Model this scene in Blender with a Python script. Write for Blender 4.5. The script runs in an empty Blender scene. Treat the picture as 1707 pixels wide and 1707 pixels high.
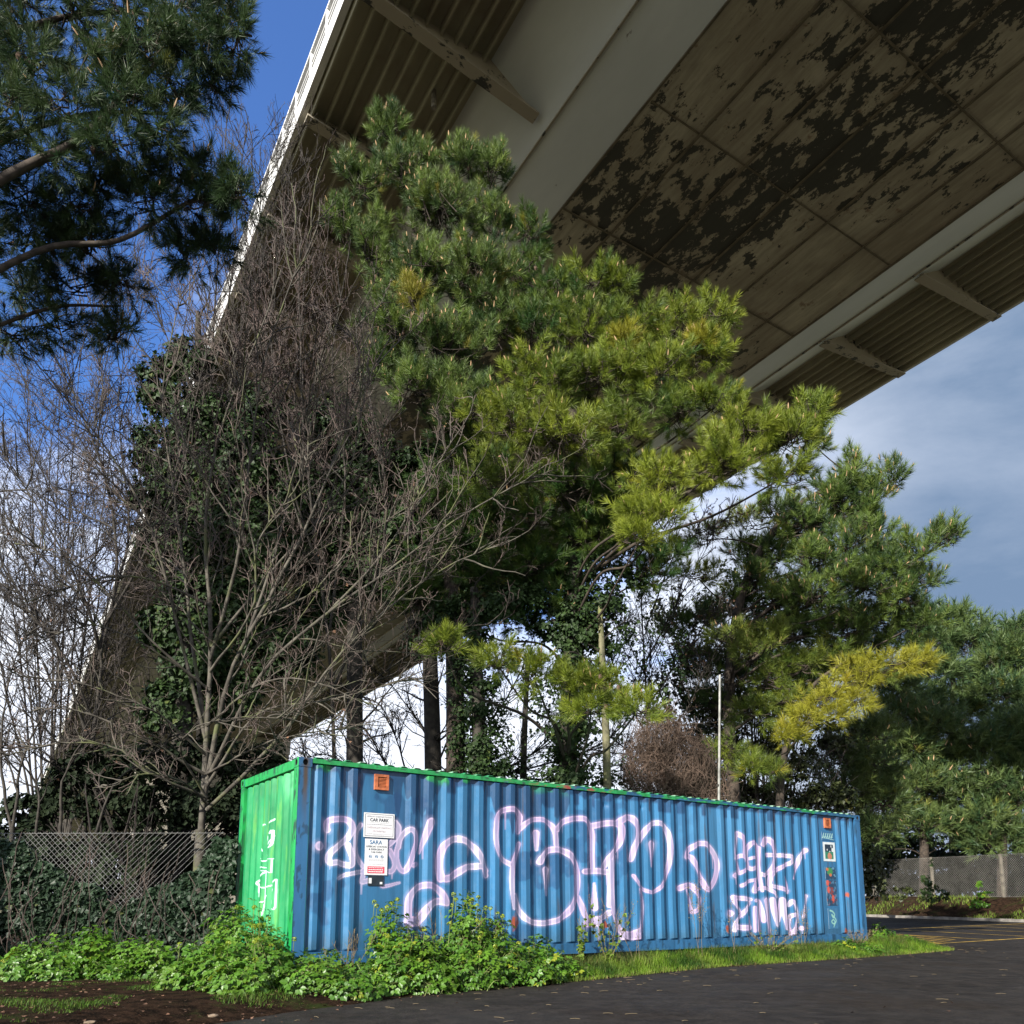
import bpy, bmesh, math, random
import numpy as np
from mathutils import Vector, Matrix

rng = np.random.default_rng(7)
random.seed(7)
sc = bpy.context.scene
COL = sc.collection

# ------------------------------------------------------------------ camera
FPX, YP, XP, PITCH, CAMZ, IMG = 1356.5, 1287.5, 853.5, 0.1606, 1.05, 1707.0
cam_d = bpy.data.cameras.new("camera")
cam = bpy.data.objects.new("camera", cam_d)
COL.objects.link(cam)
cam.location = (0, 0, CAMZ)
cam.rotation_euler = (math.pi / 2 + PITCH, 0, 0)
cam_d.sensor_width = 36.0
cam_d.sensor_fit = 'HORIZONTAL'
cam_d.lens = 36.0 * FPX / IMG
cam_d.shift_y = (YP - IMG / 2) / IMG
cam_d.clip_start = 0.05
cam_d.clip_end = 8000
sc.camera = cam
CP, SP = math.cos(PITCH), math.sin(PITCH)

# ------------------------------------------------------------------ sky and sun
SUN_AZ, SUN_EL = math.radians(238), math.radians(28)
sun_dir = Vector((math.cos(SUN_AZ) * math.cos(SUN_EL), math.sin(SUN_AZ) * math.cos(SUN_EL), math.sin(SUN_EL)))
world = bpy.data.worlds.new("World")
sc.world = world
world.use_nodes = True
wn, wl = world.node_tree.nodes, world.node_tree.links
wn.clear()
w_out = wn.new('ShaderNodeOutputWorld')
w_bg = wn.new('ShaderNodeBackground')
w_bg.inputs['Strength'].default_value = 0.1
w_sky = wn.new('ShaderNodeTexSky')
w_sky.sky_type = 'NISHITA'
w_sky.sun_disc = False
w_sky.sun_elevation = SUN_EL
w_sky.sun_rotation = math.atan2(sun_dir.x, sun_dir.y)
w_sky.air_density = 1.0
w_sky.dust_density = 0.6
w_sky.ozone_density = 3.0
w_tint = wn.new('ShaderNodeMix'); w_tint.data_type = 'RGBA'; w_tint.blend_type = 'MULTIPLY'
w_tint.inputs['Factor'].default_value = 1.0
w_tint.inputs[7].default_value = (0.42, 0.77, 1.24, 1)
wl.new(w_sky.outputs[0], w_tint.inputs[6])
w_tc = wn.new('ShaderNodeTexCoord')
w_map = wn.new('ShaderNodeMapping')
w_map.inputs['Scale'].default_value = (1.0, 1.0, 2.3)
w_map.inputs['Rotation'].default_value = (0.25, 0.1, 0.3)
wl.new(w_tc.outputs['Generated'], w_map.inputs['Vector'])
w_n1 = wn.new('ShaderNodeTexNoise')
w_n1.inputs['Scale'].default_value = 3.4
w_n1.inputs['Detail'].default_value = 7
w_n1.inputs['Roughness'].default_value = 0.62
w_n1.inputs['Distortion'].default_value = 0.3
wl.new(w_map.outputs[0], w_n1.inputs['Vector'])
w_sep = wn.new('ShaderNodeSeparateXYZ')
wl.new(w_tc.outputs['Generated'], w_sep.inputs[0])
def wmath(op, a, b=None, clamp=False):
    n = wn.new('ShaderNodeMath'); n.operation = op; n.use_clamp = clamp
    for i, v in enumerate((a, b)):
        if v is None: continue
        if isinstance(v, (int, float)): n.inputs[i].default_value = v
        else: wl.new(v, n.inputs[i])
    return n.outputs[0]
# more cloud towards the horizon and towards the right, clear blue high on the left
cov = wmath('ADD', wmath('MULTIPLY', w_sep.outputs[2], -0.78), wmath('MULTIPLY', wmath('MAXIMUM', w_sep.outputs[0], 0.0), 0.75))
cov = wmath('ADD', cov, 0.30)
back = wmath('MULTIPLY', wmath('SUBTRACT', wmath('MULTIPLY', w_sep.outputs[1], -1.0), 0.05), 2.0, True)  # bright cloud added behind the camera, out of view, as fill light
cov = wmath('ADD', cov, wmath('MULTIPLY', back, 0.65))
dens = wmath('ADD', w_n1.outputs['Fac'], cov)
w_ramp = wn.new('ShaderNodeMapRange')
w_ramp.interpolation_type = 'SMOOTHSTEP'
w_ramp.inputs['To Min'].default_value = 0.03
w_ramp.inputs['From Min'].default_value = 0.34
w_ramp.inputs['From Max'].default_value = 0.66
wl.new(dens, w_ramp.inputs['Value'])
# white sunlit cloud on the left, slate grey rain cloud on the right
w_cc = wn.new('ShaderNodeMix'); w_cc.data_type = 'RGBA'
w_cc.inputs[6].default_value = (5.2, 5.5, 6.2, 1)
w_cc.inputs[7].default_value = (0.95, 1.42, 2.2, 1)
w_side = wn.new('ShaderNodeMapRange'); w_side.interpolation_type = 'SMOOTHSTEP'
w_side.inputs['From Min'].default_value = 0.05
w_side.inputs['From Max'].default_value = 0.5
wl.new(w_sep.outputs[0], w_side.inputs['Value'])
w_n2 = wn.new('ShaderNodeTexNoise'); w_n2.inputs['Scale'].default_value = 2.6; w_n2.inputs['Detail'].default_value = 8; w_n2.inputs['Roughness'].default_value = 0.6; w_n2.inputs['Distortion'].default_value = 0.5
wl.new(w_map.outputs[0], w_n2.inputs['Vector'])
lowz = wmath('MULTIPLY', wmath('SUBTRACT', 0.30, w_sep.outputs[2]), 0.8, True)
sidef = wmath('SUBTRACT', w_side.outputs[0], wmath('MULTIPLY', lowz, 1.0), True)
sidef = wmath('ADD', sidef, wmath('MULTIPLY', wmath('SUBTRACT', w_n2.outputs['Fac'], 0.5), 0.75), True)
sidef = wmath('MULTIPLY', sidef, wmath('SUBTRACT', 1.0, back), True)
wl.new(sidef, w_cc.inputs['Factor'])
w_mix = wn.new('ShaderNodeMix'); w_mix.data_type = 'RGBA'
wl.new(w_ramp.outputs[0], w_mix.inputs['Factor'])
wl.new(w_tint.outputs[2], w_mix.inputs[6])
wl.new(w_cc.outputs[2], w_mix.inputs[7])
wl.new(w_mix.outputs[2], w_bg.inputs['Color'])
wl.new(w_bg.outputs[0], w_out.inputs[0])

sun_d = bpy.data.lights.new("sun", 'SUN')
sun_d.energy = 4.5
sun_d.angle = math.radians(0.53)
sun_d.color = (1.0, 0.94, 0.84)
sun = bpy.data.objects.new("sun", sun_d)
COL.objects.link(sun)
sun.location = (-20, -30, 60)
sun.rotation_euler = (-sun_dir).to_track_quat('-Z', 'Y').to_euler()

sc.view_settings.view_transform = 'Standard'
sc.view_settings.look = 'None'
sc.view_settings.exposure = 1.15
sc.view_settings.gamma = 1.0
sc.cycles.max_bounces = 8
sc.cycles.diffuse_bounces = 4
sc.cycles.transparent_max_bounces = 8
sc.cycles.use_denoising = True

# ------------------------------------------------------------------ helpers
def norm(v):
    v = np.asarray(v, float)
    return v / np.maximum(np.linalg.norm(v, axis=-1, keepdims=True), 1e-9)

def at(px, py, Y):
    """world point at forward distance Y on the ray of a photograph pixel"""
    x = (px - XP) / FPX; u = (YP - py) / FPX
    d = np.array([x, CP - u * SP, SP + u * CP])
    return d * (Y / d[1]) + np.array([0, 0, CAMZ])

def smooth01(a, b, x):
    t = np.clip((np.asarray(x, float) - a) / (b - a), 0, 1)
    return t * t * (3 - 2 * t)

def vnoise(x, y, seed=0):
    x = np.asarray(x, float); y = np.asarray(y, float)
    xi = np.floor(x).astype(np.int64); yi = np.floor(y).astype(np.int64)
    fx = x - xi; fy = y - yi
    fx = fx * fx * (3 - 2 * fx); fy = fy * fy * (3 - 2 * fy)
    def h(a, b):
        n = (a * 374761393 + b * 668265263 + seed * 974711) & 0x7fffffff
        n = ((n ^ (n >> 13)) * 1274126177) & 0x7fffffff
        return ((n ^ (n >> 16)) & 0xffff) / 65535.0
    return (h(xi, yi) * (1 - fx) + h(xi + 1, yi) * fx) * (1 - fy) + (h(xi, yi + 1) * (1 - fx) + h(xi + 1, yi + 1) * fx) * fy

def fbm(x, y, seed=0, o=4):
    s = 0; a = 0.5; t = 0
    for i in range(o):
        s = s + a * vnoise(x * 2 ** i, y * 2 ** i, seed + i * 17); t += a; a *= 0.55
    return s / t

class MB:
    """collects geometry (numpy) and links it as ONE mesh object"""
    def __init__(self):
        self.v = []; self.f = []; self.n = 0; self.c = []
    def add(self, V, F, mat=0, col=None):
        V = np.asarray(V, float).reshape(-1, 3); F = np.asarray(F, np.int64)
        if len(V) == 0 or len(F) == 0: return
        self.v.append(V); self.f.append((F + self.n, mat)); self.n += len(V)
        if col is None: c = np.ones((len(V), 4)) * 0.5
        else:
            c = np.asarray(col, float)
            if c.ndim == 1: c = np.broadcast_to(c, (len(V), len(c)))
            if c.shape[1] == 3: c = np.concatenate([c, np.ones((len(c), 1))], 1)
        self.c.append(c)
    def box(self, lo, hi, mat=0, col=None, M=None):
        x0, y0, z0 = lo; x1, y1, z1 = hi
        V = np.array([[x0,y0,z0],[x1,y0,z0],[x1,y1,z0],[x0,y1,z0],[x0,y0,z1],[x1,y0,z1],[x1,y1,z1],[x0,y1,z1]], float)
        if M is not None: V = V @ np.asarray(M)[:3, :3].T + np.asarray(M)[:3, 3]
        F = np.array([[0,3,2,1],[4,5,6,7],[0,1,5,4],[1,2,6,5],[2,3,7,6],[3,0,4,7]])
        self.add(V, F, mat, col)
    def tubes(self, P, R, k=5, mat=0, col=None, cap=False):
        P = np.asarray(P, float)
        if P.ndim == 2: P = P[None]
        B, n, _ = P.shape
        R = np.broadcast_to(np.asarray(R, float), (B, n))
        T = norm(np.gradient(P, axis=1))
        ref = np.where(np.abs(T[..., 2:3]) < 0.92, np.array([0, 0, 1.0]), np.array([1.0, 0, 0]))
        mean = norm(T.mean(1, keepdims=True))
        ref = np.broadcast_to(np.where(np.abs(mean[..., 2:3]) < 0.85, np.array([0, 0, 1.0]), np.array([1.0, 0, 0])), T.shape)
        U = norm(np.cross(T, ref)); W = np.cross(T, U)
        a = np.arange(k) * 2 * np.pi / k
        V = P[:, :, None] + R[:, :, None, None] * (np.cos(a)[None, None, :, None] * U[:, :, None] + np.sin(a)[None, None, :, None] * W[:, :, None])
        idx = np.arange(B * n * k).reshape(B, n, k)
        nx = np.roll(idx, -1, axis=2)
        F = np.stack([idx[:, :-1], nx[:, :-1], nx[:, 1:], idx[:, 1:]], -1).reshape(-1, 4)
        c = None
        if col is not None:
            c = np.asarray(col, float)
            if c.ndim == 2: c = np.repeat(c, n * k, axis=0)
        self.add(V.reshape(-1, 3), F, mat, c)
        if cap:
            m = k
            for b in range(B):
                for e in (0, n - 1):
                    ring = V[b, e]
                    cc = ring.mean(0)
                    VV = np.vstack([ring, cc])
                    FF = np.array([[i, (i + 1) % m, m] for i in range(m)])
                    self.add(VV, FF, mat, None if col is None else (np.asarray(col) if np.asarray(col).ndim == 1 else np.asarray(col)[b]))
    def build(self, name, mats, parent=None, smooth=False):
        me = bpy.data.meshes.new(name)
        V = np.concatenate(self.v); C = np.concatenate(self.c)
        me.vertices.add(len(V)); me.vertices.foreach_set('co', V.astype(np.float32).ravel())
        loops = np.concatenate([f.ravel() for f, m in self.f])
        tot = np.concatenate([np.full(len(f), f.shape[1]) for f, m in self.f])
        mi = np.concatenate([np.full(len(f), m) for f, m in self.f])
        st = np.concatenate([[0], np.cumsum(tot)[:-1]])
        me.loops.add(len(loops)); me.loops.foreach_set('vertex_index', loops.astype(np.int32))
        me.polygons.add(len(tot)); me.polygons.foreach_set('loop_start', st.astype(np.int32))
        me.polygons.foreach_set('material_index', mi.astype(np.int32))
        me.polygons.foreach_set('use_smooth', np.full(len(tot), smooth, dtype=bool))
        at_ = me.attributes.new('tint', 'FLOAT_COLOR', 'POINT')
        at_.data.foreach_set('color', C.astype(np.float32).ravel())
        if not isinstance(mats, (list, tuple)): mats = [mats]
        for m in mats: me.materials.append(m)
        me.update(calc_edges=True)
        o = bpy.data.objects.new(name, me)
        COL.objects.link(o)
        if parent is not None: o.parent = parent
        return o

def tag(o, label=None, cat=None, group=None, kind=None):
    if label: o['label'] = label
    if cat: o['category'] = cat
    if group: o['group'] = group
    if kind: o['kind'] = kind
    return o

def thing(name, label, cat, loc=(0, 0, 0), group=None, rot=None):
    o = bpy.data.objects.new(name, None)
    o.empty_display_size = 0.2
    COL.objects.link(o)
    o.location = loc
    if rot is not None: o.rotation_euler = rot
    return tag(o, label, cat, group)

class Off(MB):
    """an MB whose world-space geometry is stored relative to an origin (the thing's base)"""
    def __init__(self, origin):
        super().__init__(); self.o = np.asarray(origin, float)
    def build(self, name, mats, parent=None, smooth=False):
        self.v = [v - self.o for v in self.v]
        return super().build(name, mats, parent, smooth)

# ------------------------------------------------------------------ materials
def newmat(name):
    m = bpy.data.materials.new(name); m.use_nodes = True
    nt = m.node_tree
    return m, nt.nodes, nt.links, nt.nodes['Principled BSDF']

def mixc(n, l, fac, a, b, mode='MIX'):
    x = n.new('ShaderNodeMix'); x.data_type = 'RGBA'; x.blend_type = mode
    for sock, v in ((0, fac), (6, a), (7, b)):
        if isinstance(v, (int, float)): x.inputs[sock].default_value = v
        elif isinstance(v, tuple): x.inputs[sock].default_value = v if len(v) == 4 else v + (1,)
        else: l.new(v, x.inputs[sock])
    return x.outputs[2]

def noise(n, l, scale, detail=4, rough=0.55, coord='Object', stretch=None, dist=0.0):
    tc = n.new('ShaderNodeTexCoord')
    src = tc.outputs[coord]
    if stretch:
        mp = n.new('ShaderNodeMapping'); mp.inputs['Scale'].default_value = stretch
        l.new(src, mp.inputs[0]); src = mp.outputs[0]
    t = n.new('ShaderNodeTexNoise')
    t.inputs['Scale'].default_value = scale; t.inputs['Detail'].default_value = detail
    t.inputs['Roughness'].default_value = rough; t.inputs['Distortion'].default_value = dist
    l.new(src, t.inputs['Vector'])
    return t.outputs['Fac']

def ramp(n, l, v, lo, hi, a=0.0, b=1.0):
    r = n.new('ShaderNodeMapRange'); r.interpolation_type = 'SMOOTHSTEP'
    r.inputs['From Min'].default_value = lo; r.inputs['From Max'].default_value = hi
    r.inputs['To Min'].default_value = a; r.inputs['To Max'].default_value = b
    l.new(v, r.inputs['Value'])
    return r.outputs[0]

def bump(n, l, p, h, strength=0.3, dist=0.02):
    b = n.new('ShaderNodeBump'); b.inputs['Strength'].default_value = strength; b.inputs['Distance'].default_value = dist
    l.new(h, b.inputs['Height']); l.new(b.outputs[0], p.inputs['Normal'])

def plain(name, c, rough=0.6, metal=0.0, var=0.25, scale=6.0):
    m, n, l, p = newmat(name)
    f = noise(n, l, scale, 5)
    d = tuple(x * (1 - var) for x in c); b = tuple(min(1, x * (1 + var)) for x in c)
    l.new(mixc(n, l, ramp(n, l, f, 0.3, 0.7), d, b), p.inputs['Base Color'])
    p.inputs['Roughness'].default_value = rough; p.inputs['Metallic'].default_value = metal
    return m

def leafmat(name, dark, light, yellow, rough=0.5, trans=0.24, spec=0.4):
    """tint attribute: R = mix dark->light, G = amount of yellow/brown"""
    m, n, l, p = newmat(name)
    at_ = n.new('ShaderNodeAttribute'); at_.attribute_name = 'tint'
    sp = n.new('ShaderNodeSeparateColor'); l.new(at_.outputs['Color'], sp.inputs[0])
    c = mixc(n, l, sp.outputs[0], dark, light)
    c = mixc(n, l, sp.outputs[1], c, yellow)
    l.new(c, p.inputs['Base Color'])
    p.inputs['Roughness'].default_value = rough
    p.inputs['Specular IOR Level'].default_value = spec
    tr = n.new('ShaderNodeBsdfTranslucent'); l.new(c, tr.inputs['Color'])
    mx = n.new('ShaderNodeMixShader'); mx.inputs[0].default_value = trans
    l.new(p.outputs[0], mx.inputs[1]); l.new(tr.outputs[0], mx.inputs[2])
    l.new(mx.outputs[0], n['Material Output'].inputs[0])
    return m

def paintmat(name, rough=0.38, dirt=0.5):
    """base colour comes from the painted 'tint' attribute, with grime noise over it"""
    m, n, l, p = newmat(name)
    at_ = n.new('ShaderNodeAttribute'); at_.attribute_name = 'tint'
    st = noise(n, l, 3.0, 6, 0.65, stretch=(5.0, 5.0, 0.35))
    c = mixc(n, l, ramp(n, l, st, 0.35, 0.75, 0.0, dirt), at_.outputs['Color'], (0.55, 0.55, 0.52), 'MULTIPLY')
    l.new(c, p.inputs['Base Color'])
    f2 = noise(n, l, 9.0, 5)
    l.new(ramp(n, l, f2, 0.3, 0.8, rough - 0.08, rough + 0.22), p.inputs['Roughness'])
    bump(n, l, p, noise(n, l, 2.2, 4), 0.22, 0.012)
    return m

M = {}
M['bark_pine'] = plain('bark_pine', (0.045, 0.034, 0.026), 0.9, var=0.5, scale=9)
M['bark_dark'] = plain('bark_dark', (0.035, 0.030, 0.024), 0.9, var=0.5, scale=9)
def barkmat(name, c1, c2, c3):
    m, n, l, p = newmat(name)
    c = mixc(n, l, ramp(n, l, noise(n, l, 6, 6), 0.35, 0.65), c1, c2)
    c = mixc(n, l, ramp(n, l, noise(n, l, 2.2, 4), 0.52, 0.66), c, c3)
    l.new(c, p.inputs['Base Color']); p.inputs['Roughness'].default_value = 0.85
    bump(n, l, p, noise(n, l, 30, 4), 0.4, 0.01)
    return m
M['bark_grey'] = barkmat('bark_grey', (0.038, 0.032, 0.025), (0.098, 0.088, 0.070), (0.085, 0.095, 0.036))
M['bark_moss'] = barkmat('bark_moss', (0.09, 0.085, 0.05), (0.17, 0.16, 0.09), (0.14, 0.16, 0.04))
M['twig'] = plain('twig', (0.072, 0.052, 0.044), 0.8, var=0.45, scale=1.5)
M['twig_red'] = plain('twig_red', (0.050, 0.032, 0.028), 0.8, var=0.45, scale=1.5)
M['twig_dark'] = plain('twig_dark', (0.030, 0.024, 0.021), 0.85, var=0.4, scale=1.5)
M['needle_blue'] = leafmat('needle_blue', (0.032, 0.075, 0.024), (0.145, 0.220, 0.045), (0.32, 0.27, 0.03))
M['needle_yellow'] = leafmat('needle_yellow', (0.036, 0.090, 0.020), (0.23, 0.29, 0.030), (0.36, 0.31, 0.03))
M['needle_dark'] = leafmat('needle_dark', (0.020, 0.046, 0.019), (0.062, 0.105, 0.038), (0.15, 0.14, 0.02))
M['needle_far'] = leafmat('needle_far', (0.038, 0.085, 0.034), (0.12, 0.18, 0.055), (0.28, 0.26, 0.03))
M['candle'] = plain('candle', (0.42, 0.27, 0.15), 0.7)
M['cone'] = plain('cone', (0.10, 0.06, 0.04), 0.8)
M['ivy'] = leafmat('ivy', (0.010, 0.024, 0.008), (0.042, 0.075, 0.022), (0.10, 0.12, 0.02), 0.55, 0.12, 0.22)
M['ivy_hedge'] = leafmat('ivy_hedge', (0.012, 0.026, 0.013), (0.030, 0.056, 0.028), (0.09, 0.10, 0.03), 0.50, 0.1, 0.30)
M['leaf_shaded'] = leafmat('leaf_shaded', (0.008, 0.015, 0.007), (0.020, 0.032, 0.013), (0.05, 0.05, 0.02), 0.7, 0.1, 0.15)  # leaf colours darkened to stand in for deep shade
M['herb'] = leafmat('herb', (0.026, 0.088, 0.010), (0.105, 0.235, 0.018), (0.38, 0.38, 0.03), 0.42, 0.3, 0.5)
M['stem'] = plain('stem', (0.16, 0.20, 0.06), 0.6)
M['dry'] = leafmat('dry', (0.11, 0.080, 0.045), (0.27, 0.215, 0.13), (0.20, 0.24, 0.05), 0.8, 0.2, 0.2)
M['grass'] = leafmat('grass', (0.032, 0.082, 0.010), (0.15, 0.26, 0.022), (0.28, 0.22, 0.09), 0.6, 0.35, 0.25)
M['bramble'] = plain('bramble', (0.095, 0.064, 0.048), 0.85, var=0.45, scale=2)
M['galv'] = plain('galv', (0.15, 0.15, 0.145), 0.6, 0.0, 0.2, 4)
M['concrete'] = plain('concrete', (0.24, 0.22, 0.185), 0.9, var=0.3, scale=5)
M['timber'] = plain('timber', (0.030, 0.026, 0.022), 0.9, var=0.4, scale=6)
M['steel_dark'] = plain('steel_dark', (0.012, 0.022, 0.032), 0.6, var=0.4)
M['white_plate'] = plain('white_plate', (0.74, 0.75, 0.76), 0.4, var=0.05, scale=3)
M['ink_black'] = plain('ink_black', (0.02, 0.025, 0.04), 0.5)
M['ink_grey'] = plain('ink_grey', (0.30, 0.30, 0.34), 0.5)
M['ink_faded'] = plain('ink_faded', (0.50, 0.42, 0.46), 0.5)
M['ink_blue'] = plain('ink_blue', (0.03, 0.14, 0.30), 0.5)
M['ink_red'] = plain('ink_red', (0.62, 0.05, 0.09), 0.5, var=0.1)
M['paint'] = paintmat('paint')
M['paint_green'] = paintmat('paint_green', 0.42, 0.45)
M['orange'] = plain('orange', (0.42, 0.125, 0.05), 0.6, var=0.3, scale=14)
M['orange_dark'] = plain('orange_dark', (0.16, 0.05, 0.025), 0.8, var=0.3)
M['black_hole'] = plain('black_hole', (0.01, 0.01, 0.01), 0.9)
M['pole_white'] = plain('pole_white', (0.22, 0.22, 0.205), 0.5, var=0.4, scale=5)
M['concrete_old'] = plain('concrete_old', (0.14, 0.125, 0.10), 0.9, var=0.3, scale=5)
M['kerb'] = plain('kerb', (0.20, 0.185, 0.165), 0.9, var=0.3, scale=3)
M['yellow_line'] = plain('yellow_line', (0.42, 0.27, 0.04), 0.8, var=0.5, scale=3)
M['leaf_brown'] = plain('leaf_brown', (0.12, 0.062, 0.035), 0.8, var=0.5, scale=3)
M['stone'] = plain('stone', (0.17, 0.125, 0.085), 0.9, var=0.4, scale=12)

# ------------------------------------------------------------------ terrain
XL_Y = np.array([-40, 5, 6.5, 8.2, 9.74, 11.03, 13.38, 15.4, 17.17, 17.5, 18.1, 20, 24, 36, 46.0])
XL_X = np.array([-30, -4.2, -3.2, -2.2, -1.07, 0.49, 3.33, 6.61, 9.12, 9.3, 8.9, 9.2, 10.4, 13.6, 14.6])
def x_left(Y): return np.interp(Y, XL_Y, XL_X)
KN = np.array([0.931, 0.365]); KP = np.array([20.5, 33.2])
def zroad(x, y): return 0.014 * np.clip(np.asarray(y, float) - 10, 0, 36) * smooth01(-1.5, 3, x)
def x_kerb(Y): return KP[0] - (Y - KP[1]) * KN[1] / KN[0]
def terr(x, y):
    x = np.asarray(x, float); y = np.asarray(y, float)
    z = zroad(x, y)
    s = (x - KP[0]) * KN[0] + (y - KP[1]) * KN[1]
    z = z + 1.0 * smooth01(0.3, 3.4, s) * smooth01(8, 14, x)
    verge = x_left(y) - x
    z = z + 0.10 * smooth01(0.05, 0.9, verge) * smooth01(50, 40, y)
    z = z + smooth01(0.2, 1.0, verge) * 0.05 * (fbm(x * 0.9, y * 0.9, 3) - 0.5) * smooth01(60, 40, np.abs(x) + np.abs(y) * 0.5)
    return z

def gridmesh(xs, ys, f):
    X, Y = np.meshgrid(xs, ys)
    V = np.stack([X, Y, f(X, Y)], -1).reshape(-1, 3)
    i = np.arange(len(xs) * len(ys)).reshape(len(ys), len(xs))
    F = np.stack([i[:-1, :-1], i[:-1, 1:], i[1:, 1:], i[1:, :-1]], -1).reshape(-1, 4)
    return V, F

def groundmat():
    m, n, l, p = newmat('ground_soil')
    c = mixc(n, l, ramp(n, l, noise(n, l, 7, 8, 0.65), 0.35, 0.65), (0.008, 0.005, 0.003), (0.046, 0.026, 0.016))
    c = mixc(n, l, ramp(n, l, noise(n, l, 55, 3), 0.58, 0.70), c, (0.10, 0.06, 0.04))
    c = mixc(n, l, ramp(n, l, noise(n, l, 1.3, 6, 0.7), 0.52, 0.64, 0, 0.75), c, (0.035, 0.055, 0.012))
    tc = n.new('ShaderNodeTexCoord')
    vl = n.new('ShaderNodeVectorMath'); vl.operation = 'LENGTH'; l.new(tc.outputs['Object'], vl.inputs[0])
    c = mixc(n, l, ramp(n, l, vl.outputs['Value'], 40, 110), c, (0.25, 0.24, 0.15))
    l.new(c, p.inputs['Base Color']); p.inputs['Roughness'].default_value = 1.0; p.inputs['Specular IOR Level'].default_value = 0.05
    bump(n, l, p, noise(n, l, 18, 8, 0.8), 1.0, 0.08)
    return m
far = [90, 150, 300, 700, 1600, 4000]
xs = np.concatenate([[-f for f in far[::-1]], np.linspace(-50, 60, 260), far])
ys = np.concatenate([[-f for f in far[::-1]], np.linspace(-30, 80, 260), far])
def terr_far(x, y): return terr(x, y) * smooth01(400, 80, np.hypot(x, y)) - 0.012 * (x > x_left(y) + 0.02)
g = MB(); V, F = gridmesh(xs, ys, terr_far); g.add(V, F)
tag(g.build('ground', groundmat(), smooth=True), kind='structure')

def asphaltmat():
    m, n, l, p = newmat('asphalt')
    c = mixc(n, l, ramp(n, l, noise(n, l, 42, 6, 0.85), 0.36, 0.66), (0.004, 0.0037, 0.0034), (0.046, 0.041, 0.038))
    c = mixc(n, l, ramp(n, l, noise(n, l, 0.7, 6), 0.35, 0.7), c, (0.55, 0.52, 0.49), 'MULTIPLY')
    c = mixc(n, l, ramp(n, l, noise(n, l, 4.0, 6, 0.7), 0.40, 0.62, 0, 0.55), c, (0.042, 0.036, 0.032))
    c = mixc(n, l, ramp(n, l, noise(n, l, 0.35, 5), 0.5, 0.68, 0, 0.4), c, (0.030, 0.022, 0.016))
    c = mixc(n, l, ramp(n, l, noise(n, l, 34, 2), 0.70, 0.75), c, (0.12, 0.11, 0.10))
    l.new(c, p.inputs['Base Color'])
    l.new(ramp(n, l, noise(n, l, 1.1, 5), 0.3, 0.7, 0.62, 0.85), p.inputs['Roughness'])
    p.inputs['Specular IOR Level'].default_value = 0.12
    bump(n, l, p, noise(n, l, 140, 3, 0.7), 0.8, 0.008)
    return m
rows = np.concatenate([np.linspace(-40, 4, 12), np.linspace(4.5, 24, 160), np.linspace(24.5, 45.5, 30)])
ts = np.concatenate([[0], np.linspace(0.002, 1, 24) ** 1.5])
Xr = np.array([x_left(y) + 0.10 * (fbm(y * 2.3, 0.5, 9) - 0.5) + (x_kerb(y) - 0.01 - x_left(y)) * ts for y in rows])
Yr = np.repeat(rows[:, None], len(ts), 1)
V = np.stack([Xr, Yr, zroad(Xr, Yr) + 0.004], -1).reshape(-1, 3)
i = np.arange(len(rows) * len(ts)).reshape(len(rows), len(ts))
F = np.stack([i[:-1, :-1], i[:-1, 1:], i[1:, 1:], i[1:, :-1]], -1).reshape(-1, 4)
a = MB(); a.add(V, F)
tag(a.build('road', asphaltmat(), smooth=True), kind='structure')

# kerb
k = MB()
for y0 in np.arange(18, 45, 0.92):
    y1 = y0 + 0.90
    pts = []
    for (yy, off) in ((y0, 0), (y1, 0)):
        x = x_kerb(yy); pts.append((x, yy))
    z = float(zroad(20, y0))
    dv = np.array([pts[1][0] - pts[0][0], 0.90]); L = np.hypot(*dv); dv /= L
    Mx = np.eye(4); Mx[:3, 0] = [dv[0], dv[1], 0]; Mx[:3, 1] = [-dv[1], dv[0], 0]
    Mx[:3, 3] = [pts[0][0], pts[0][1], z]
    k.box((0, -0.16, -0.1), (L, -0.002, 0.13), M=Mx)
tag(k.build('kerb', M['kerb']), kind='structure')

# parking bay lines
lines = MB()
def gline(p, q, w=0.09, nseg=14):
    p = np.array(p, float); q = np.array(q, float)
    d = (q - p) / np.linalg.norm(q - p); nn = np.array([-d[1], d[0]]) * w / 2
    t = np.linspace(0, 1, nseg)[:, None]
    c = p + (q - p) * t
    V = np.concatenate([np.c_[c + nn, zroad(*(c + nn).T) + 0.009], np.c_[c - nn, zroad(*(c - nn).T) + 0.009]])
    F = np.array([[j + nseg, j + nseg + 1, j + 1, j] for j in range(nseg - 1)])
    lines.add(V, F)
b0 = np.array([9.9, 19.4]); bd = norm(np.array([3.5, 2.3])); bn = np.array([-bd[1], bd[0]])
gline(b0 - bd * 0.6, b0 + bd * 16)
for kk in range(7):
    gline(b0 + bd * (0.3 + 2.4 * kk), b0 + bd * (0.3 + 2.4 * kk) + bn * 5.0 + bd * 1.0)
gline(b0 + bn * 5.0 + bd * 0.6, b0 + bn * 5.0 + bd * 15, 0.08)
for kk in range(4):
    gline(b0 + bd * (0.3 + 0.55 * kk) + bn * 0.2 * kk, b0 + bd * (1.6 + 0.6 * kk) + bn * (2.4 + 0.2 * kk), 0.07)
tag(lines.build('road_markings', M['yellow_line']), kind='structure')

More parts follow.
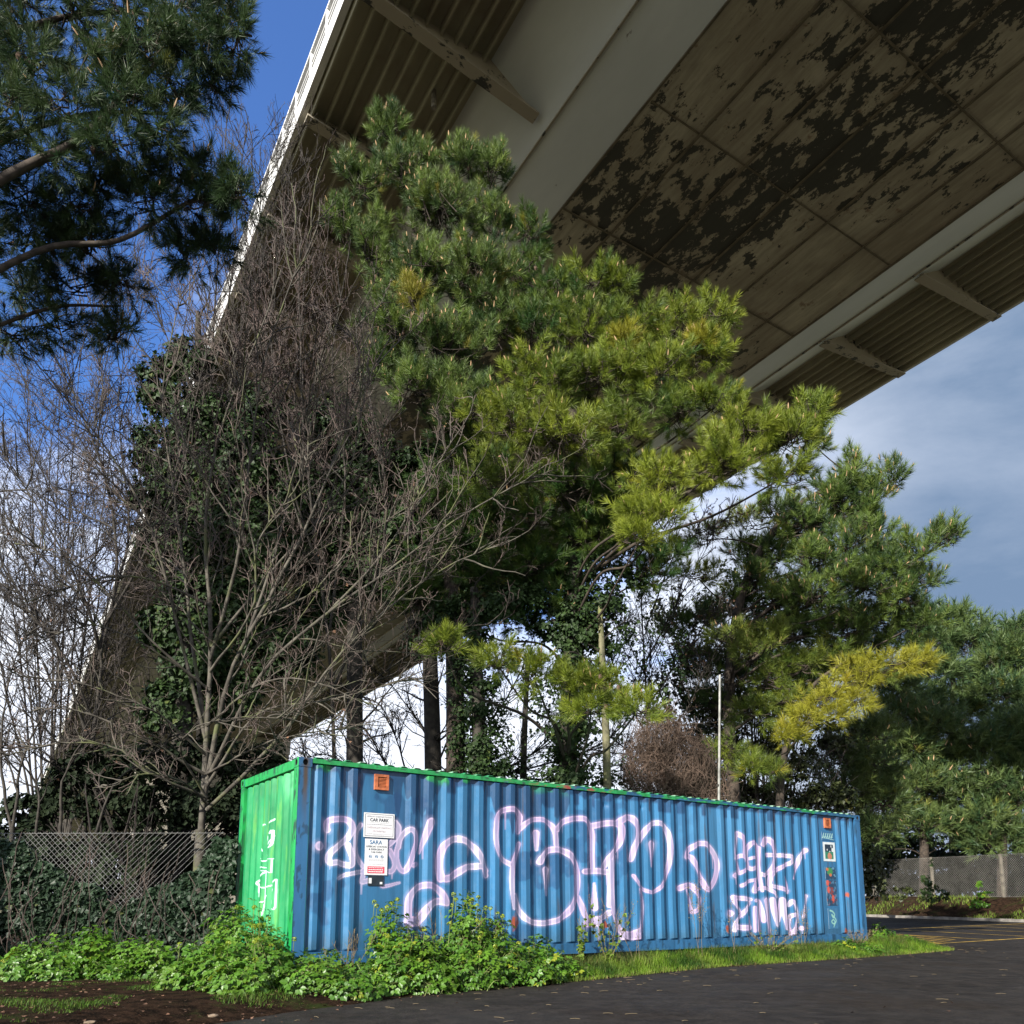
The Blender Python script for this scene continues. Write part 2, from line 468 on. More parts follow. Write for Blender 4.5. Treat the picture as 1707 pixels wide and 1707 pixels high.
# ------------------------------------------------------------------ bridge
BD = np.array([-0.5342645, 0.8451505, -0.01679512]); BL = np.array([0.84526972, 0.53433987, 0.0]); BN = np.cross(BL, BD)
H = 26.0
bridge = thing('bridge', 'long pale grey road bridge passing high overhead on a shallow box girder', 'bridge', (0, 0, CAMZ))
Rm = Matrix((tuple(BL), tuple(BD), tuple(BN))).transposed()
bridge.rotation_euler = Rm.to_euler()
T0, T1 = -70.0, 620.0
def profile_sheet(pts, tt, mb, mat=0):
    """pts: list of (lat, z) in metres; swept along t"""
    n = len(pts); V = []
    for t in tt:
        for (a_, z_) in pts: V.append((a_, t, z_))
    i = np.arange(len(tt) * n).reshape(len(tt), n)
    F = np.stack([i[:-1, :-1], i[1:, :-1], i[1:, 1:], i[:-1, 1:]], -1).reshape(-1, 4)
    mb.add(np.array(V), F, mat)
cs = dict(edgeL=(0.264, 1.068), webL=(0.446, 1.072), seamL=(0.532, 1.0214), botL=(0.607, 1.0),
          botR=(1.108, 1.0), seamR=(1.183, 1.0214), webR=(1.269, 1.072), edgeR=(1.451, 1.068))
cs = {k_: (v_[0] * H, v_[1] * H) for k_, v_ in cs.items()}

def soffitmat():
    m, n, l, p = newmat('soffit_steel')
    base = mixc(n, l, ramp(n, l, noise(n, l, 0.9, 6, 0.6, stretch=(1, 0.25, 1)), 0.3, 0.7), (0.46, 0.42, 0.33), (0.64, 0.60, 0.48))
    base = mixc(n, l, ramp(n, l, noise(n, l, 0.22, 5, 0.6), 0.35, 0.65, 0, 0.5), base, (0.22, 0.17, 0.12))
    # bare, blackened primer where the paint has flaked off, in clusters, elongated along the span
    tc = n.new('ShaderNodeTexCoord')
    sx = n.new('ShaderNodeSeparateXYZ'); l.new(tc.outputs['Object'], sx.inputs[0])
    big = noise(n, l, 0.16, 3, 0.5, stretch=(1.0, 0.7, 1))
    fine = noise(n, l, 1.7, 12, 0.70, stretch=(1.3, 0.75, 1), dist=0.2)
    ad = n.new('ShaderNodeMath'); ad.operation = 'MULTIPLY_ADD'
    l.new(big, ad.inputs[0]); ad.inputs[1].default_value = 0.78; l.new(fine, ad.inputs[2])
    band = ramp(n, l, sx.outputs[1], 8.0, 24.0, 0.0, 0.09)
    ad2 = n.new('ShaderNodeMath'); ad2.operation = 'ADD'; l.new(ad.outputs[0], ad2.inputs[0]); ad0 = n.new('ShaderNodeMath'); ad0.operation = 'ADD'; l.new(band, ad0.inputs[0]); l.new(ramp(n, l, sx.outputs[0], 15.5, 28.5, 0.05, -0.05), ad0.inputs[1]); l.new(ad0.outputs[0], ad2.inputs[1])
    flake = ramp(n, l, ad2.outputs[0], 1.002, 1.011)
    rust = ramp(n, l, noise(n, l, 0.8, 7, 0.65), 0.62, 0.70, 0, 0.8)
    base = mixc(n, l, rust, base, (0.17, 0.075, 0.03))
    edge = ramp(n, l, ad2.outputs[0], 0.972, 1.006, 0.0, 0.35)
    base = mixc(n, l, edge, base, (0.17, 0.105, 0.055))
    grain = noise(n, l, 5.0, 8, 0.7, stretch=(1.0, 0.12, 1))
    base = mixc(n, l, ramp(n, l, grain, 0.3, 0.7, 0, 0.5), base, (0.16, 0.135, 0.10))
    c = mixc(n, l, flake, base, mixc(n, l, grain, (0.03, 0.032, 0.028), (0.075, 0.072, 0.06)))
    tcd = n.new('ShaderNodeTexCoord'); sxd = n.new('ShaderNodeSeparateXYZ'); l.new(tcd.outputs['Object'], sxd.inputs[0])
    c = mixc(n, l, ramp(n, l, sxd.outputs[1], 28, 46, 0, 0.95), c, (0.055, 0.048, 0.032))  # far span's shade painted in: soffit colour darkens along the bridge
    l.new(c, p.inputs['Base Color']); p.inputs['Roughness'].default_value = 0.75
    return m
def webmat():
    m, n, l, p = newmat('web_paint')
    c = mixc(n, l, ramp(n, l, noise(n, l, 0.5, 5, 0.6, stretch=(1, 0.3, 1)), 0.3, 0.75), (0.57, 0.60, 0.58), (0.68, 0.71, 0.69))
    c = mixc(n, l, ramp(n, l, noise(n, l, 1.6, 7, 0.7, stretch=(1, 0.5, 1)), 0.68, 0.72, 0, 0.8), c, (0.14, 0.12, 0.10))
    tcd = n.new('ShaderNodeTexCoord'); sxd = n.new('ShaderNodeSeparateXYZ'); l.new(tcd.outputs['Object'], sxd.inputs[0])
    c = mixc(n, l, ramp(n, l, sxd.outputs[1], 28, 46, 0, 0.95), c, (0.055, 0.048, 0.032))  # web colour darkened further along, imitating the shaded far span
    l.new(c, p.inputs['Base Color']); p.inputs['Roughness'].default_value = 0.6
    return m
def deckmat():
    m, n, l, p = newmat('deck_underside')
    c = mixc(n, l, ramp(n, l, noise(n, l, 0.6, 6, 0.6, stretch=(1, 0.2, 1)), 0.3, 0.7), (0.30, 0.285, 0.205), (0.43, 0.41, 0.30))
    c = mixc(n, l, ramp(n, l, noise(n, l, 0.35, 4), 0.5, 0.7, 0, 0.5), c, (0.20, 0.15, 0.11))
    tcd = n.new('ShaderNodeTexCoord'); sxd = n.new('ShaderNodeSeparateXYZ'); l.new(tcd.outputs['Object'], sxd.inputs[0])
    c = mixc(n, l, ramp(n, l, sxd.outputs[1], 28, 46, 0, 0.95), c, (0.055, 0.048, 0.032))  # shade put into the deck colour towards the far span
    l.new(c, p.inputs['Base Color']); p.inputs['Roughness'].default_value = 0.75
    return m
def flangemat():
    m, n, l, p = newmat('bracket_steel')
    c = mixc(n, l, ramp(n, l, noise(n, l, 1.5, 8, 0.7, stretch=(0.6, 1, 1)), 0.55, 0.58), (0.36, 0.32, 0.25), (0.045, 0.045, 0.04))
    l.new(c, p.inputs['Base Color']); p.inputs['Roughness'].default_value = 0.75
    return m
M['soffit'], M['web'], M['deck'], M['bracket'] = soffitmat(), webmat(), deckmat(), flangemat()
M['seam'] = plain('seam', (0.13, 0.108, 0.075), 0.8, var=0.3, scale=2)
M['fascia'] = plain('fascia', (0.70, 0.70, 0.68), 0.55, var=0.15, scale=0.6)
tt = np.concatenate([np.arange(T0, 140, 5.0), np.arange(140, T1 + 1, 20)])
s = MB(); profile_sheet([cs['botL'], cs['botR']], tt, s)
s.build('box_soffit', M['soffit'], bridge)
# weld strips on the soffit, one part
s = MB()
for fr in (0.0, 0.175, 0.345, 0.515, 0.69, 0.86, 1.0):
    a_ = cs['botL'][0] + (cs['botR'][0] - cs['botL'][0]) * fr
    w_ = 0.04
    s.box((a_ - w_, T0, H - 0.05), (a_ + w_, T1, H - 0.003))
for t in np.arange(-49, 400, 10.0):
    s.box((cs['botL'][0] + 0.06, t, H - 0.045), (cs['botR'][0] - 0.06, t + 0.06, H - 0.006))
for t in np.arange(-48, 400, 10.0):
    s.box((cs['botL'][0] + 0.1, t + 4.2, H - 0.02), (cs['botR'][0] - 0.1, t + 4.26, H - 0.004))
s.build('weld_strips', M['seam'], bridge)
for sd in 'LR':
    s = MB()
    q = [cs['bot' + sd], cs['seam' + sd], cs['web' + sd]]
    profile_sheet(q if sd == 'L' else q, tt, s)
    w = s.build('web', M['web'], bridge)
    s = MB()
    a_, z_ = cs['seam' + sd]
    s.box((a_ - 0.035, T0, z_ - 0.06), (a_ + 0.035, T1, z_ - 0.012))
    s.build('splice', M['bracket'], w)
    # cantilever deck underside with longitudinal stiffener ribs
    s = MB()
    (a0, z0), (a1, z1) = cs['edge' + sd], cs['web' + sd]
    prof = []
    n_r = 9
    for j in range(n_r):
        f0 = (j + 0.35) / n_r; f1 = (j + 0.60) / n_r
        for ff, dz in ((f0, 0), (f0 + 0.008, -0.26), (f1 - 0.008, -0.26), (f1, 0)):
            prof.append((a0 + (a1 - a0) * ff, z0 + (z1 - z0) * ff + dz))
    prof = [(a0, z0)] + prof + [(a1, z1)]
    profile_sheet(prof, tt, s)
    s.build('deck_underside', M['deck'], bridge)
    # brackets
    t_first = (19.2 if sd == 'L' else 16.4) - 4.8 * 12
    sg = 1 if sd == 'L' else -1
    for kk in range(40):
        t = t_first + 4.8 * kk
        if t > 62 or t < -30: continue
        s = MB()
        ae, ze = cs['edge' + sd]; as_, zs = cs['seam' + sd]; aw, zw = cs['web' + sd]
        tip = (as_ - sg * 0.55, zs + 0.30)
        # web plate of the bracket
        Vp = []
        for dt in (-0.03, 0.03):
            Vp += [(ae + sg * 0.1, t + dt, ze), (ae + sg * 0.1, t + dt, ze - 0.28), (tip[0], t + dt, tip[1] - 0.10), (tip[0], t + dt, tip[1] + 0.15), (aw, t + dt, zw)]
        Fp4 = [[0, 1, 6, 5], [1, 2, 7, 6], [2, 3, 8, 7], [3, 4, 9, 8]]
        s.add(Vp, Fp4)
        s.add(np.array(Vp)[:5], [[0, 1, 2], [0, 2, 3], [0, 3, 4]]); s.add(np.array(Vp)[5:], [[0, 2, 1], [0, 3, 2], [0, 4, 3]])
        # bottom flange
        hw = 0.21
        fl = []
        for (aa, zz) in ((ae + sg * 0.08, ze - 0.30), (tip[0] + sg * 0.1, tip[1] - 0.14)):
            for dt in (-hw, hw):
                fl += [(aa, t + dt, zz - 0.04), (aa, t + dt, zz + 0.03)]
        s.add(fl, [[0, 4, 6, 2], [1, 3, 7, 5], [0, 1, 5, 4], [2, 6, 7, 3], [0, 2, 3, 1], [4, 5, 7, 6]])
        s.build('bracket', M['bracket'], bridge)
    # fascia beam
    s = MB()
    ae, ze = cs['edge' + sd]
    if sd == 'L': s.box((ae - 0.10, T0, ze - 0.12), (ae + 0.12, T1, ze + 0.46))
    else: s.box((ae - 0.12, T0, ze - 0.12), (ae + 0.10, T1, ze + 0.46))
    s.build('fascia', M['fascia'], bridge)
    # parapet railing
    s = MB()
    for t in np.arange(-20, 170, 1.6):
        s.box((ae - 0.06, t, ze + 0.46), (ae + 0.06, t + 0.12, ze + 1.55))
    for zz in (0.72, 0.95, 1.18):
        s.box((ae - 0.03, T0, ze + zz), (ae + 0.03, T1, ze + zz + 0.05))
    s.box((ae - 0.07, T0, ze + 1.55), (ae + 0.07, T1, ze + 1.65))
    s.build('parapet', M['fascia'], bridge)
s = MB()
s.box((cs['edgeL'][0] + 0.13, T0, H * 1.068 + 0.30), (cs['edgeR'][0] - 0.13, T1, H * 1.068 + 0.42))
s.build('road_deck', M['concrete'], bridge)
# drain spout under the left cantilever
s = MB()
dp = np.array([cs['edgeL'][0] + 3.55, 21.0, H * 1.068])
s.tubes(np.array([dp, dp - [0, 0, 0.35], dp - [0, 0, 0.7]]), [0.09, 0.09, 0.09], 10, cap=True)
s.build('drain_pipe', M['concrete'], bridge, smooth=True)
# pier where the bridge comes down behind the container
s = MB()
for t in (127.0,):
    Vp = []
    for z_, a0, a1, d in ((-40, 0.62, 1.455, 1.6), (H * 0.975, 0.62, 1.455, 1.6)):
        for aa, td in ((a0, -d), (a1, -d), (a1, d), (a0, d)): Vp.append((aa * H, t + td, z_))
    s.add(Vp, [[0, 1, 5, 4], [1, 2, 6, 5], [2, 3, 7, 6], [3, 0, 4, 7], [4, 5, 6, 7]])
    s.box((0.60 * H, t - 1.9, H * 0.976), (1.458 * H, t + 1.9, H * 1.066))
s.build('pier', M['concrete'], bridge)

# ------------------------------------------------------------------ shipping container
YAW = 0.6055
CA = np.array([math.cos(YAW), math.sin(YAW), 0]); CB = np.array([-math.sin(YAW), math.cos(YAW), 0])
CN = np.array([-2.6973, 10.1538, CAMZ - 0.745])
CL, CW, CH = 12.192, 2.438, 2.591
cont = thing('shipping_container', 'long blue corrugated shipping container with a green end and white graffiti', 'shipping container', tuple(CN), rot=(0, 0, YAW))
def cw(u, w, v): return CN + CA * u + CB * w + np.array([0, 0, v])
def wall_to_px(u, v, w=0.02):
    P = CN[None] + np.outer(u, CA) + CB[None] * w + np.outer(v, [0, 0, 1.0])
    P = P - np.array([0, 0, CAMZ])
    d = P[:, 1] * CP + P[:, 2] * SP; up = -P[:, 1] * SP + P[:, 2] * CP
    return XP + FPX * P[:, 0] / d, YP - FPX * up / d
def end_to_px(w, v, u=0.02):
    P = CN[None] + CA[None] * u + np.outer(w, CB) + np.outer(v, [0, 0, 1.0])
    P = P - np.array([0, 0, CAMZ])
    d = P[:, 1] * CP + P[:, 2] * SP; up = -P[:, 1] * SP + P[:, 2] * CP
    return XP + FPX * P[:, 0] / d, YP - FPX * up / d

def catmull(pts, n=10):
    p = np.array(pts, float)
    if len(p) == 1: return p
    if len(p) == 2: return p[0] + (p[1] - p[0]) * np.linspace(0, 1, n)[:, None]
    q = np.vstack([2 * p[0] - p[1], p, 2 * p[-1] - p[-2]])
    out = []
    for i_ in range(1, len(q) - 2):
        t = np.linspace(0, 1, n, endpoint=False)[:, None]
        out.append(0.5 * (2 * q[i_] + (q[i_ + 1] - q[i_ - 1]) * t + (2 * q[i_ - 1] - 5 * q[i_] + 4 * q[i_ + 1] - q[i_ + 2]) * t * t + (3 * q[i_] - q[i_ - 1] - 3 * q[i_ + 1] + q[i_ + 2]) * t ** 3))
    out.append(p[-1:])
    return np.vstack(out)

def stroke_cover(X, Y, strokes):
    """X, Y: flat arrays of surface points; strokes: list of (points, width0, width1) -> (cover 0..1, edge 0..1)"""
    cov_ = np.zeros(len(X)); core = np.zeros(len(X)); halo = np.zeros(len(X))
    for pts, w0, w1 in strokes:
        c = catmull(pts)
        if len(c) == 1: c = np.vstack([c, c + 0.01])
        n_ = len(c) - 1
        m = max(w0, w1) * 1.3
        sel = np.where((X > c[:, 0].min() - m) & (X < c[:, 0].max() + m) & (Y > c[:, 1].min() - m) & (Y < c[:, 1].max() + m))[0]
        if len(sel) == 0: continue
        x = X[sel]; y = Y[sel]
        best = np.full(len(sel), 9.0)
        for j in range(n_):
            ax, ay = c[j]; bx, by = c[j + 1] - c[j]
            t = np.clip(((x - ax) * bx + (y - ay) * by) / (bx * bx + by * by + 1e-9), 0, 1)
            d = np.hypot(x - ax - t * bx, y - ay - t * by)
            hw = 0.5 * (w0 + (w1 - w0) * (j + t) / n_)
            best = np.minimum(best, d / np.maximum(hw, 1e-4))
        cov_[sel] = np.maximum(cov_[sel], smooth01(1.08, 0.86, best))
        halo[sel] = np.maximum(halo[sel], smooth01(2.0, 0.95, best))
        core[sel] = np.maximum(core[sel], smooth01(0.8, 0.15, best) * (best < 1.05))
    stroke_cover.halo = halo
    return cov_, core

def S(region, scale, items):
    ox, oy = region
    return [([(ox + x * scale, oy + y * scale) for x, y in pts], w0 * scale * 1.12, w1 * scale * 1.12) for pts, w0, w1 in items]

GA = [([(140,285),(135,235),(160,200),(220,190),(300,190),(350,230),(355,290),(310,365),(230,430),(165,490),(145,540),(165,575),(230,575),(300,595),(345,600),(360,560),(345,480),(320,420)],52,46),
 ([(440,240),(400,300),(385,390),(390,480),(420,550),(460,610)],42,36),
 ([(240,715),(300,685),(370,670),(450,655),(470,640),(460,700),(450,745),(510,735)],30,44),
 ([(625,735),(630,785),(690,780),(745,765),(785,755)],34,20),
 ([(745,225),(775,270),(760,340),(720,390),(690,420)],62,40),
 ([(700,470),(735,540),(745,600),(720,650),(690,655)],48,40),
 ([(775,440),(790,370),(830,310),(880,280),(920,320),(925,400),(895,500),(870,580),(830,650),(790,630),(765,560),(760,480),(775,420)],46,40),
 ([(1060,215),(1030,290),(990,400),(960,490)],72,20), ([(900,600),(925,590)],40,40), ([(66,428)],78,78),
 ([(1150,720),(1135,620),(1145,500),(1190,410),(1280,365),(1370,385),(1450,450),(1510,550),(1550,690)],60,50),
 ([(1190,720),(1230,710),(1290,670),(1370,620),(1450,610),(1520,610),(1550,650)],62,50),
 ([(860,1130),(855,1000),(870,880),(940,800),(1030,775),(1110,800),(1170,870),(1195,930)],56,52),
 ([(1195,935),(1130,920),(1060,950),(1000,1020),(950,1090),(890,1090)],55,70),([(870,1100),(940,1100)],90,80)]
GB = [([(300,410),(270,500),(240,590)],40,50),
 ([(220,595),(140,530),(95,420),(90,280),(110,150),(180,105),(260,105),(305,160),(300,230),(290,300)],36,48),
 ([(290,300),(370,215),(470,190),(560,220),(610,290),(625,420)],40,36),
 ([(630,280),(690,215),(780,185),(880,190),(930,250),(950,330),(950,500),(955,640)],50,32),
 ([(950,250),(1020,235),(1100,225),(1190,240),(1210,310),(1180,420),(1110,520),(1050,620)],50,46),
 ([(880,655),(980,650),(1080,660)],48,48),
 ([(1180,220),(1250,175),(1310,190),(1350,260),(1350,350),(1320,450),(1295,550)],56,38),
 ([(1370,380),(1420,290),(1480,230),(1560,230),(1610,290),(1640,400),(1640,520),(1620,640),(1590,740),(1540,810),(1480,840),(1400,810),(1350,750),(1315,690)],46,22),
 ([(1375,810),(1395,950),(1390,1080),(1380,1190)],30,36),
 ([(1370,1180),(1290,1215),(1210,1190),(1160,1090),(1125,950),(1115,800),(1120,650),(1145,520)],46,40),
 ([(1110,560),(1105,800),(1100,960)],34,34), ([(240,590),(230,720),(235,860),(250,980)],46,30),
 ([(260,870),(300,1000),(370,1085),(480,1115),(600,1100),(700,1050),(770,960),(810,850),(820,720),(800,590),(740,500),(650,460),(560,470),(505,530),(485,570)],44,52),
 ([(825,880),(860,980),(890,1060),(960,1080),(1050,1060),(1100,1020)],36,46),
 ([(910,1110),(1000,1110)],80,60),([(1230,1230),(1350,1230)],66,66),
 ([(450,310),(455,380),(458,460)],50,24), ([(535,640),(535,720),(540,860)],62,22), ([(1472,410),(1475,500),(1472,610)],62,16), ([(968,760),(968,880),(970,980)],14,50)]
GC = [([(235,605),(250,540),(320,480),(390,450),(470,465),(540,540),(585,640),(590,760),(560,880),(500,970),(460,960),(410,860),(360,740),(300,620),(245,580)],56,46),
 ([(170,960),(230,930),(290,930),(350,1000),(390,1090),(370,1190),(310,1230),(290,1170),(265,1060),(240,980)],60,30),
 ([(810,340),(800,450),(795,570),(815,680),(840,770)],40,28), ([(820,335),(880,390),(895,480),(890,580)],46,40),
 ([(800,620),(870,590),(930,650),(930,730),(850,790)],42,36),
 ([(920,640),(930,520),(990,440),(1040,480),(1060,580),(1050,700),(980,740),(930,700)],44,38), ([(940,630),(1010,610),(1050,640)],30,26),
 ([(1060,500),(1065,700),(1085,870),(1105,990)],40,24),
 ([(1110,460),(1130,400),(1200,430),(1240,540),(1235,660),(1200,760),(1130,810),(1080,790)],56,36), ([(1130,420),(1128,440)],80,70),
 ([(1160,580),(1260,585),(1370,590),(1440,610),(1420,670),(1320,720),(1220,800),(1195,860),(1200,930),(1290,950),(1390,990)],40,40),
 ([(1360,830),(1385,920),(1395,1010)],18,28), ([(1590,530),(1530,590),(1490,720),(1455,850)],50,22),
 ([(870,930),(960,880),(1040,860)],36,30), ([(1040,850),(1015,930),(1010,1000),(1090,960),(1180,970),(1250,1020),(1270,1060)],34,34), ([(790,815)],60,60),
 ([(780,1070),(870,1075),(970,1090)],50,42), ([(770,1060),(790,1130),(850,1220)],44,36), ([(960,1130),(880,1250),(800,1340),(785,1440)],40,36),
 ([(800,1400),(880,1410),(960,1410)],56,56), ([(955,1290),(965,1410)],18,26), ([(735,1248)],76,76),
 ([(1015,1180),(1015,1320),(1018,1450)],34,24), ([(1025,1100)],36,36),
 ([(1065,1440),(1065,1250),(1070,1110),(1095,1200),(1120,1330)],40,40), ([(1150,1100),(1165,1250),(1185,1460)],62,36),
 ([(1220,1090),(1240,1220),(1275,1370)],48,56), ([(1330,1090),(1310,1220),(1295,1330)],50,40), ([(1335,1100),(1350,1250),(1375,1420)],56,30),
 ([(1410,1150),(1440,1110),(1480,1160),(1500,1280),(1480,1400),(1440,1480),(1410,1400),(1420,1290),(1470,1260)],40,40),
 ([(1445,1500)],70,70), ([(1605,1050),(1590,1140),(1560,1290)],36,24), ([(1550,1415)],44,44)]
GREENTAG = [([(215,605),(245,590)],24,20),([(215,640),(210,740),(230,800)],14,20),([(265,580),(290,570),(320,530)],22,14),([(320,530),(310,700),(300,860)],12,12),
 ([(265,600),(255,700),(260,770),(290,750),(300,640),(285,660)],14,24),([(330,680),(280,730),(250,850),(320,860)],12,14),
 ([(200,860),(230,880),(260,870),(250,930),(200,920),(205,950),(260,960),(280,970)],16,12),([(290,860),(285,970)],10,10),
 ([(240,960),(180,1050),(210,1085),(270,1080),(330,1025)],16,20),([(240,960),(230,1180),(215,1310)],12,8),
 ([(185,1060),(190,1195),(240,1190),(260,1150)],16,16),([(330,1030),(325,1150),(315,1260),(280,1210),(310,1100)],14,12)]
STROKES = S((520, 1330), .18746, GA) + S((810, 1330), .18746, GB) + S((1110, 1340), .14646, GC)
STROKES_G = [(p_, a_ * 0.40, b_ * 0.40) for p_, a_, b_ in S((390, 1250), .2109, GREENTAG)]

# corrugation profile of the long wall: w (depth) against u
DEP = 0.040
segs = []  # (u, w)
def corr(u0, u1, n_):
    p_ = (u1 - u0) / n_
    for j in range(n_):
        b_ = u0 + j * p_
        segs.extend([(b_ + 0.0, 0.046), (b_ + 0.23 * p_, 0.006), (b_ + 0.50 * p_, 0.006), (b_ + 0.74 * p_, 0.046)])
segs.append((0.16, 0.046))
corr(0.20, 0.93, 3); segs.append((1.53, 0.046))
corr(1.535, 7.64, 22); segs.append((7.80, 0.046))
corr(7.805, 10.87, 11); segs.append((11.36, 0.046))
corr(11.365, 12.03, 3); segs.append((12.032, 0.046))
su, sw = np.array(segs).T
us = []
for j in range(len(su) - 1):
    n_ = max(1, int(math.ceil((su[j + 1] - su[j]) / 0.0095)))
    us.append(np.linspace(su[j], su[j + 1], n_, endpoint=False))
us = np.unique(np.concatenate(us + [[su[-1]]]))
vs = np.linspace(0.155, 2.535, 290)
U, Vv = np.meshgrid(us, vs)
Wd = np.interp(U, su, sw)
# dents
for (uu, vv, r, d) in ((5.15, 2.33, 0.05, 0.02), (5.95, 2.34, 0.04, 0.015), (3.9, 1.3, 0.5, 0.012), (9.1, 1.2, 0.6, 0.014), (6.6, 0.8, 0.5, 0.012), (2.7, 2.0, 0.4, 0.01)):
    Wd = Wd + d * np.exp(-((U - uu) ** 2 + (Vv - vv) ** 2) / (r * r))
# the folds flatten out towards the rails
flat_ = smooth01(2.505, 2.535, Vv) + smooth01(0.185, 0.155, Vv)
Wd = Wd * (1 - flat_) + 0.046 * flat_
uf, vf = U.ravel(), Vv.ravel()
ppx, ppy = wall_to_px(uf, vf)
cov_, core_ = stroke_cover(ppx, ppy, STROKES)
halo_ = stroke_cover.halo * 0.16 * (0.4 + 1.2 * fbm(uf * 9, vf * 9, 66))
rd = np.random.default_rng(4)
for _ in range(60):   # runs of wet paint below the strokes
    k_ = rd.integers(0, len(STROKES)); q_ = STROKES[k_][0][rd.integers(0, len(STROKES[k_][0]))]
    j_ = int(np.argmin((ppx - q_[0]) ** 2 + (ppy - q_[1]) ** 2)); L_ = rd.uniform(0.06, 0.34)
    in_ = (np.abs(uf - uf[j_]) < rd.uniform(0.005, 0.011)) & (vf < vf[j_]) & (vf > vf[j_] - L_)
    cov_[in_] = np.maximum(cov_[in_], 0.75 * (1 - 0.6 * (vf[j_] - vf[in_]) / L_))
cov_ = np.maximum(cov_, halo_)
patch = fbm(uf * 2.2, vf * 0.8, 21)
streak = fbm(uf * 14, vf * 0.7, 33)
blue = np.array([0.030, 0.145, 0.300])
base = blue[None] * (0.78 + 0.5 * streak[:, None]) * (0.85 + 0.3 * patch[:, None])
# chalky faded zones
fade = smooth01(0.55, 0.8, fbm(uf * 1.1, vf * 0.5, 44))[:, None] * 0.35
base = base * (1 - fade) + np.array([0.075, 0.235, 0.42]) * fade
# darker over-painted drips running from the top rail
drip_len = 0.10 + 0.85 * np.clip(fbm(uf * 5.0, uf * 0 + 3.1, 5, 3) - 0.45, 0, 1) * 2.2 * smooth01(6.5, 1.5, uf) + 0.15 * (vnoise(uf * 9, uf * 0, 8) > 0.72)
dk = smooth01(0.0, 0.05, drip_len - (2.52 - vf))[:, None] * 0.75
base = base * (1 - dk) + np.array([0.008, 0.035, 0.10]) * dk
pk = smooth01(0.60, 0.63, fbm(uf * 1.7 + 9, vf * 1.5, 61))[:, None] * 0.55 * smooth01(9, 4, uf)[:, None]
base = base * (1 - pk) + np.array([0.010, 0.048, 0.14]) * pk
# green overspray at the top, grime and orange at the bottom
gk = (smooth01(0.58, 0.66, fbm(uf * 4, vf * 4, 71)) * smooth01(2.36, 2.5, vf) * smooth01(5.5, 2, uf))[:, None]
base = base * (1 - gk) + np.array([0.02, 0.26, 0.07]) * gk
gr = (smooth01(0.45, 0.15, vf + 0.25 * (fbm(uf * 3, vf * 3, 81) - 0.5)))[:, None] * 0.45
base = base * (1 - gr) + np.array([0.03, 0.06, 0.08]) * gr
for (ou, ov, r) in ((3.05, 0.42, 0.07), (3.35, 0.48, 0.085), (5.1, 0.42, 0.06), (7.95, 0.32, 0.06), (11.5, 0.2, 0.07), (11.62, 0.93, 0.045)):
    o_ = smooth01(1.2, 0.6, np.hypot(uf - ou, (vf - ov) * 0.8) / r + 1.2 * (fbm(uf * 18, vf * 14, 91) - 0.5))[:, None]
    base = base * (1 - o_) + np.array([0.36, 0.085, 0.045]) * o_
# thin rust runs
rr = (smooth01(0.75, 0.82, vnoise(uf * 16, uf * 0 + 7, 95)) * smooth01(0.5, 0.75, fbm(uf * 7, vf * 1.6, 97)))[:, None] * 0.5
base = base * (1 - rr) + np.array([0.07, 0.045, 0.03]) * rr
# dark scuffs above the far corner
sc_ = (smooth01(0.52, 0.6, fbm(uf * 9, vf * 3, 98)) * smooth01(11.5, 11.8, uf) * smooth01(2.2, 2.5, vf))[:, None]
base = base * (1 - sc_) + np.array([0.01, 0.025, 0.05]) * sc_
# white / lilac spray: thin inside, denser at the edge of the stroke
paint = np.array([0.60, 0.44, 0.68])[None] * (1 - core_[:, None] * 0.0) + 0
dens_ = cov_ * (0.62 + 0.36 * smooth01(0.55, 0.0, core_) ) * (0.75 + 0.35 * fbm(uf * 30, vf * 3, 55))
lite = smooth01(0.35, 0.75, fbm(uf * 1.5, vf * 1.5, 57))[:, None]
paint = paint * (1 - lite) + np.array([0.72, 0.62, 0.80]) * lite
dens_ = np.clip(dens_ + 0.12 * smooth01(4, 9, uf) * cov_, 0, 0.96)[:, None]
colw = base * (1 - dens_) + paint * dens_
Vw = np.stack([uf, Wd.ravel(), vf], -1)
i = np.arange(len(uf)).reshape(len(vs), len(us))
Fw = np.stack([i[:-1, :-1], i[:-1, 1:], i[1:, 1:], i[1:, :-1]], -1).reshape(-1, 4)
s = MB(); s.add(Vw, Fw, 0, colw)
s.build('side_wall', M['paint'], cont)
# rear wall (plain corrugated)
s = MB()
vr = np.array([0.155, 2.535])
Ub, Vb = np.meshgrid(su, vr)
s.add(np.stack([Ub.ravel(), CW - np.interp(Ub.ravel(), su, sw), Vb.ravel()], -1), [[j, j + len(su), j + len(su) + 1, j + 1] for j in range(len(su) - 1)], 0, np.array([0.03, 0.13, 0.28]))
s.build('side_wall', M['paint'], cont)
# green end wall
segs_e = [(0.17, 0.05)]
n_ = 8; p_ = (2.27 - 0.19) / n_
for j in range(n_):
    b_ = 0.19 + j * p_
    segs_e += [(b_, 0.05), (b_ + 0.24 * p_, 0.010), (b_ + 0.5 * p_, 0.010), (b_ + 0.74 * p_, 0.05)]
segs_e += [(2.272, 0.05)]
eu, ew = np.array(segs_e).T
wv = np.unique(np.concatenate([np.linspace(eu[j], eu[j + 1], max(2, int((eu[j + 1] - eu[j]) / 0.009))) for j in range(len(eu) - 1)]))
ve = np.linspace(0.155, 2.47, 290)
We, Ve = np.meshgrid(wv, ve)
De = np.interp(We, eu, ew)
fl_ = smooth01(2.43, 2.47, Ve) + smooth01(0.185, 0.155, Ve); De = De * (1 - fl_) + 0.05 * fl_
wf, vf2 = We.ravel(), Ve.ravel()
ex, ey = end_to_px(wf, vf2)
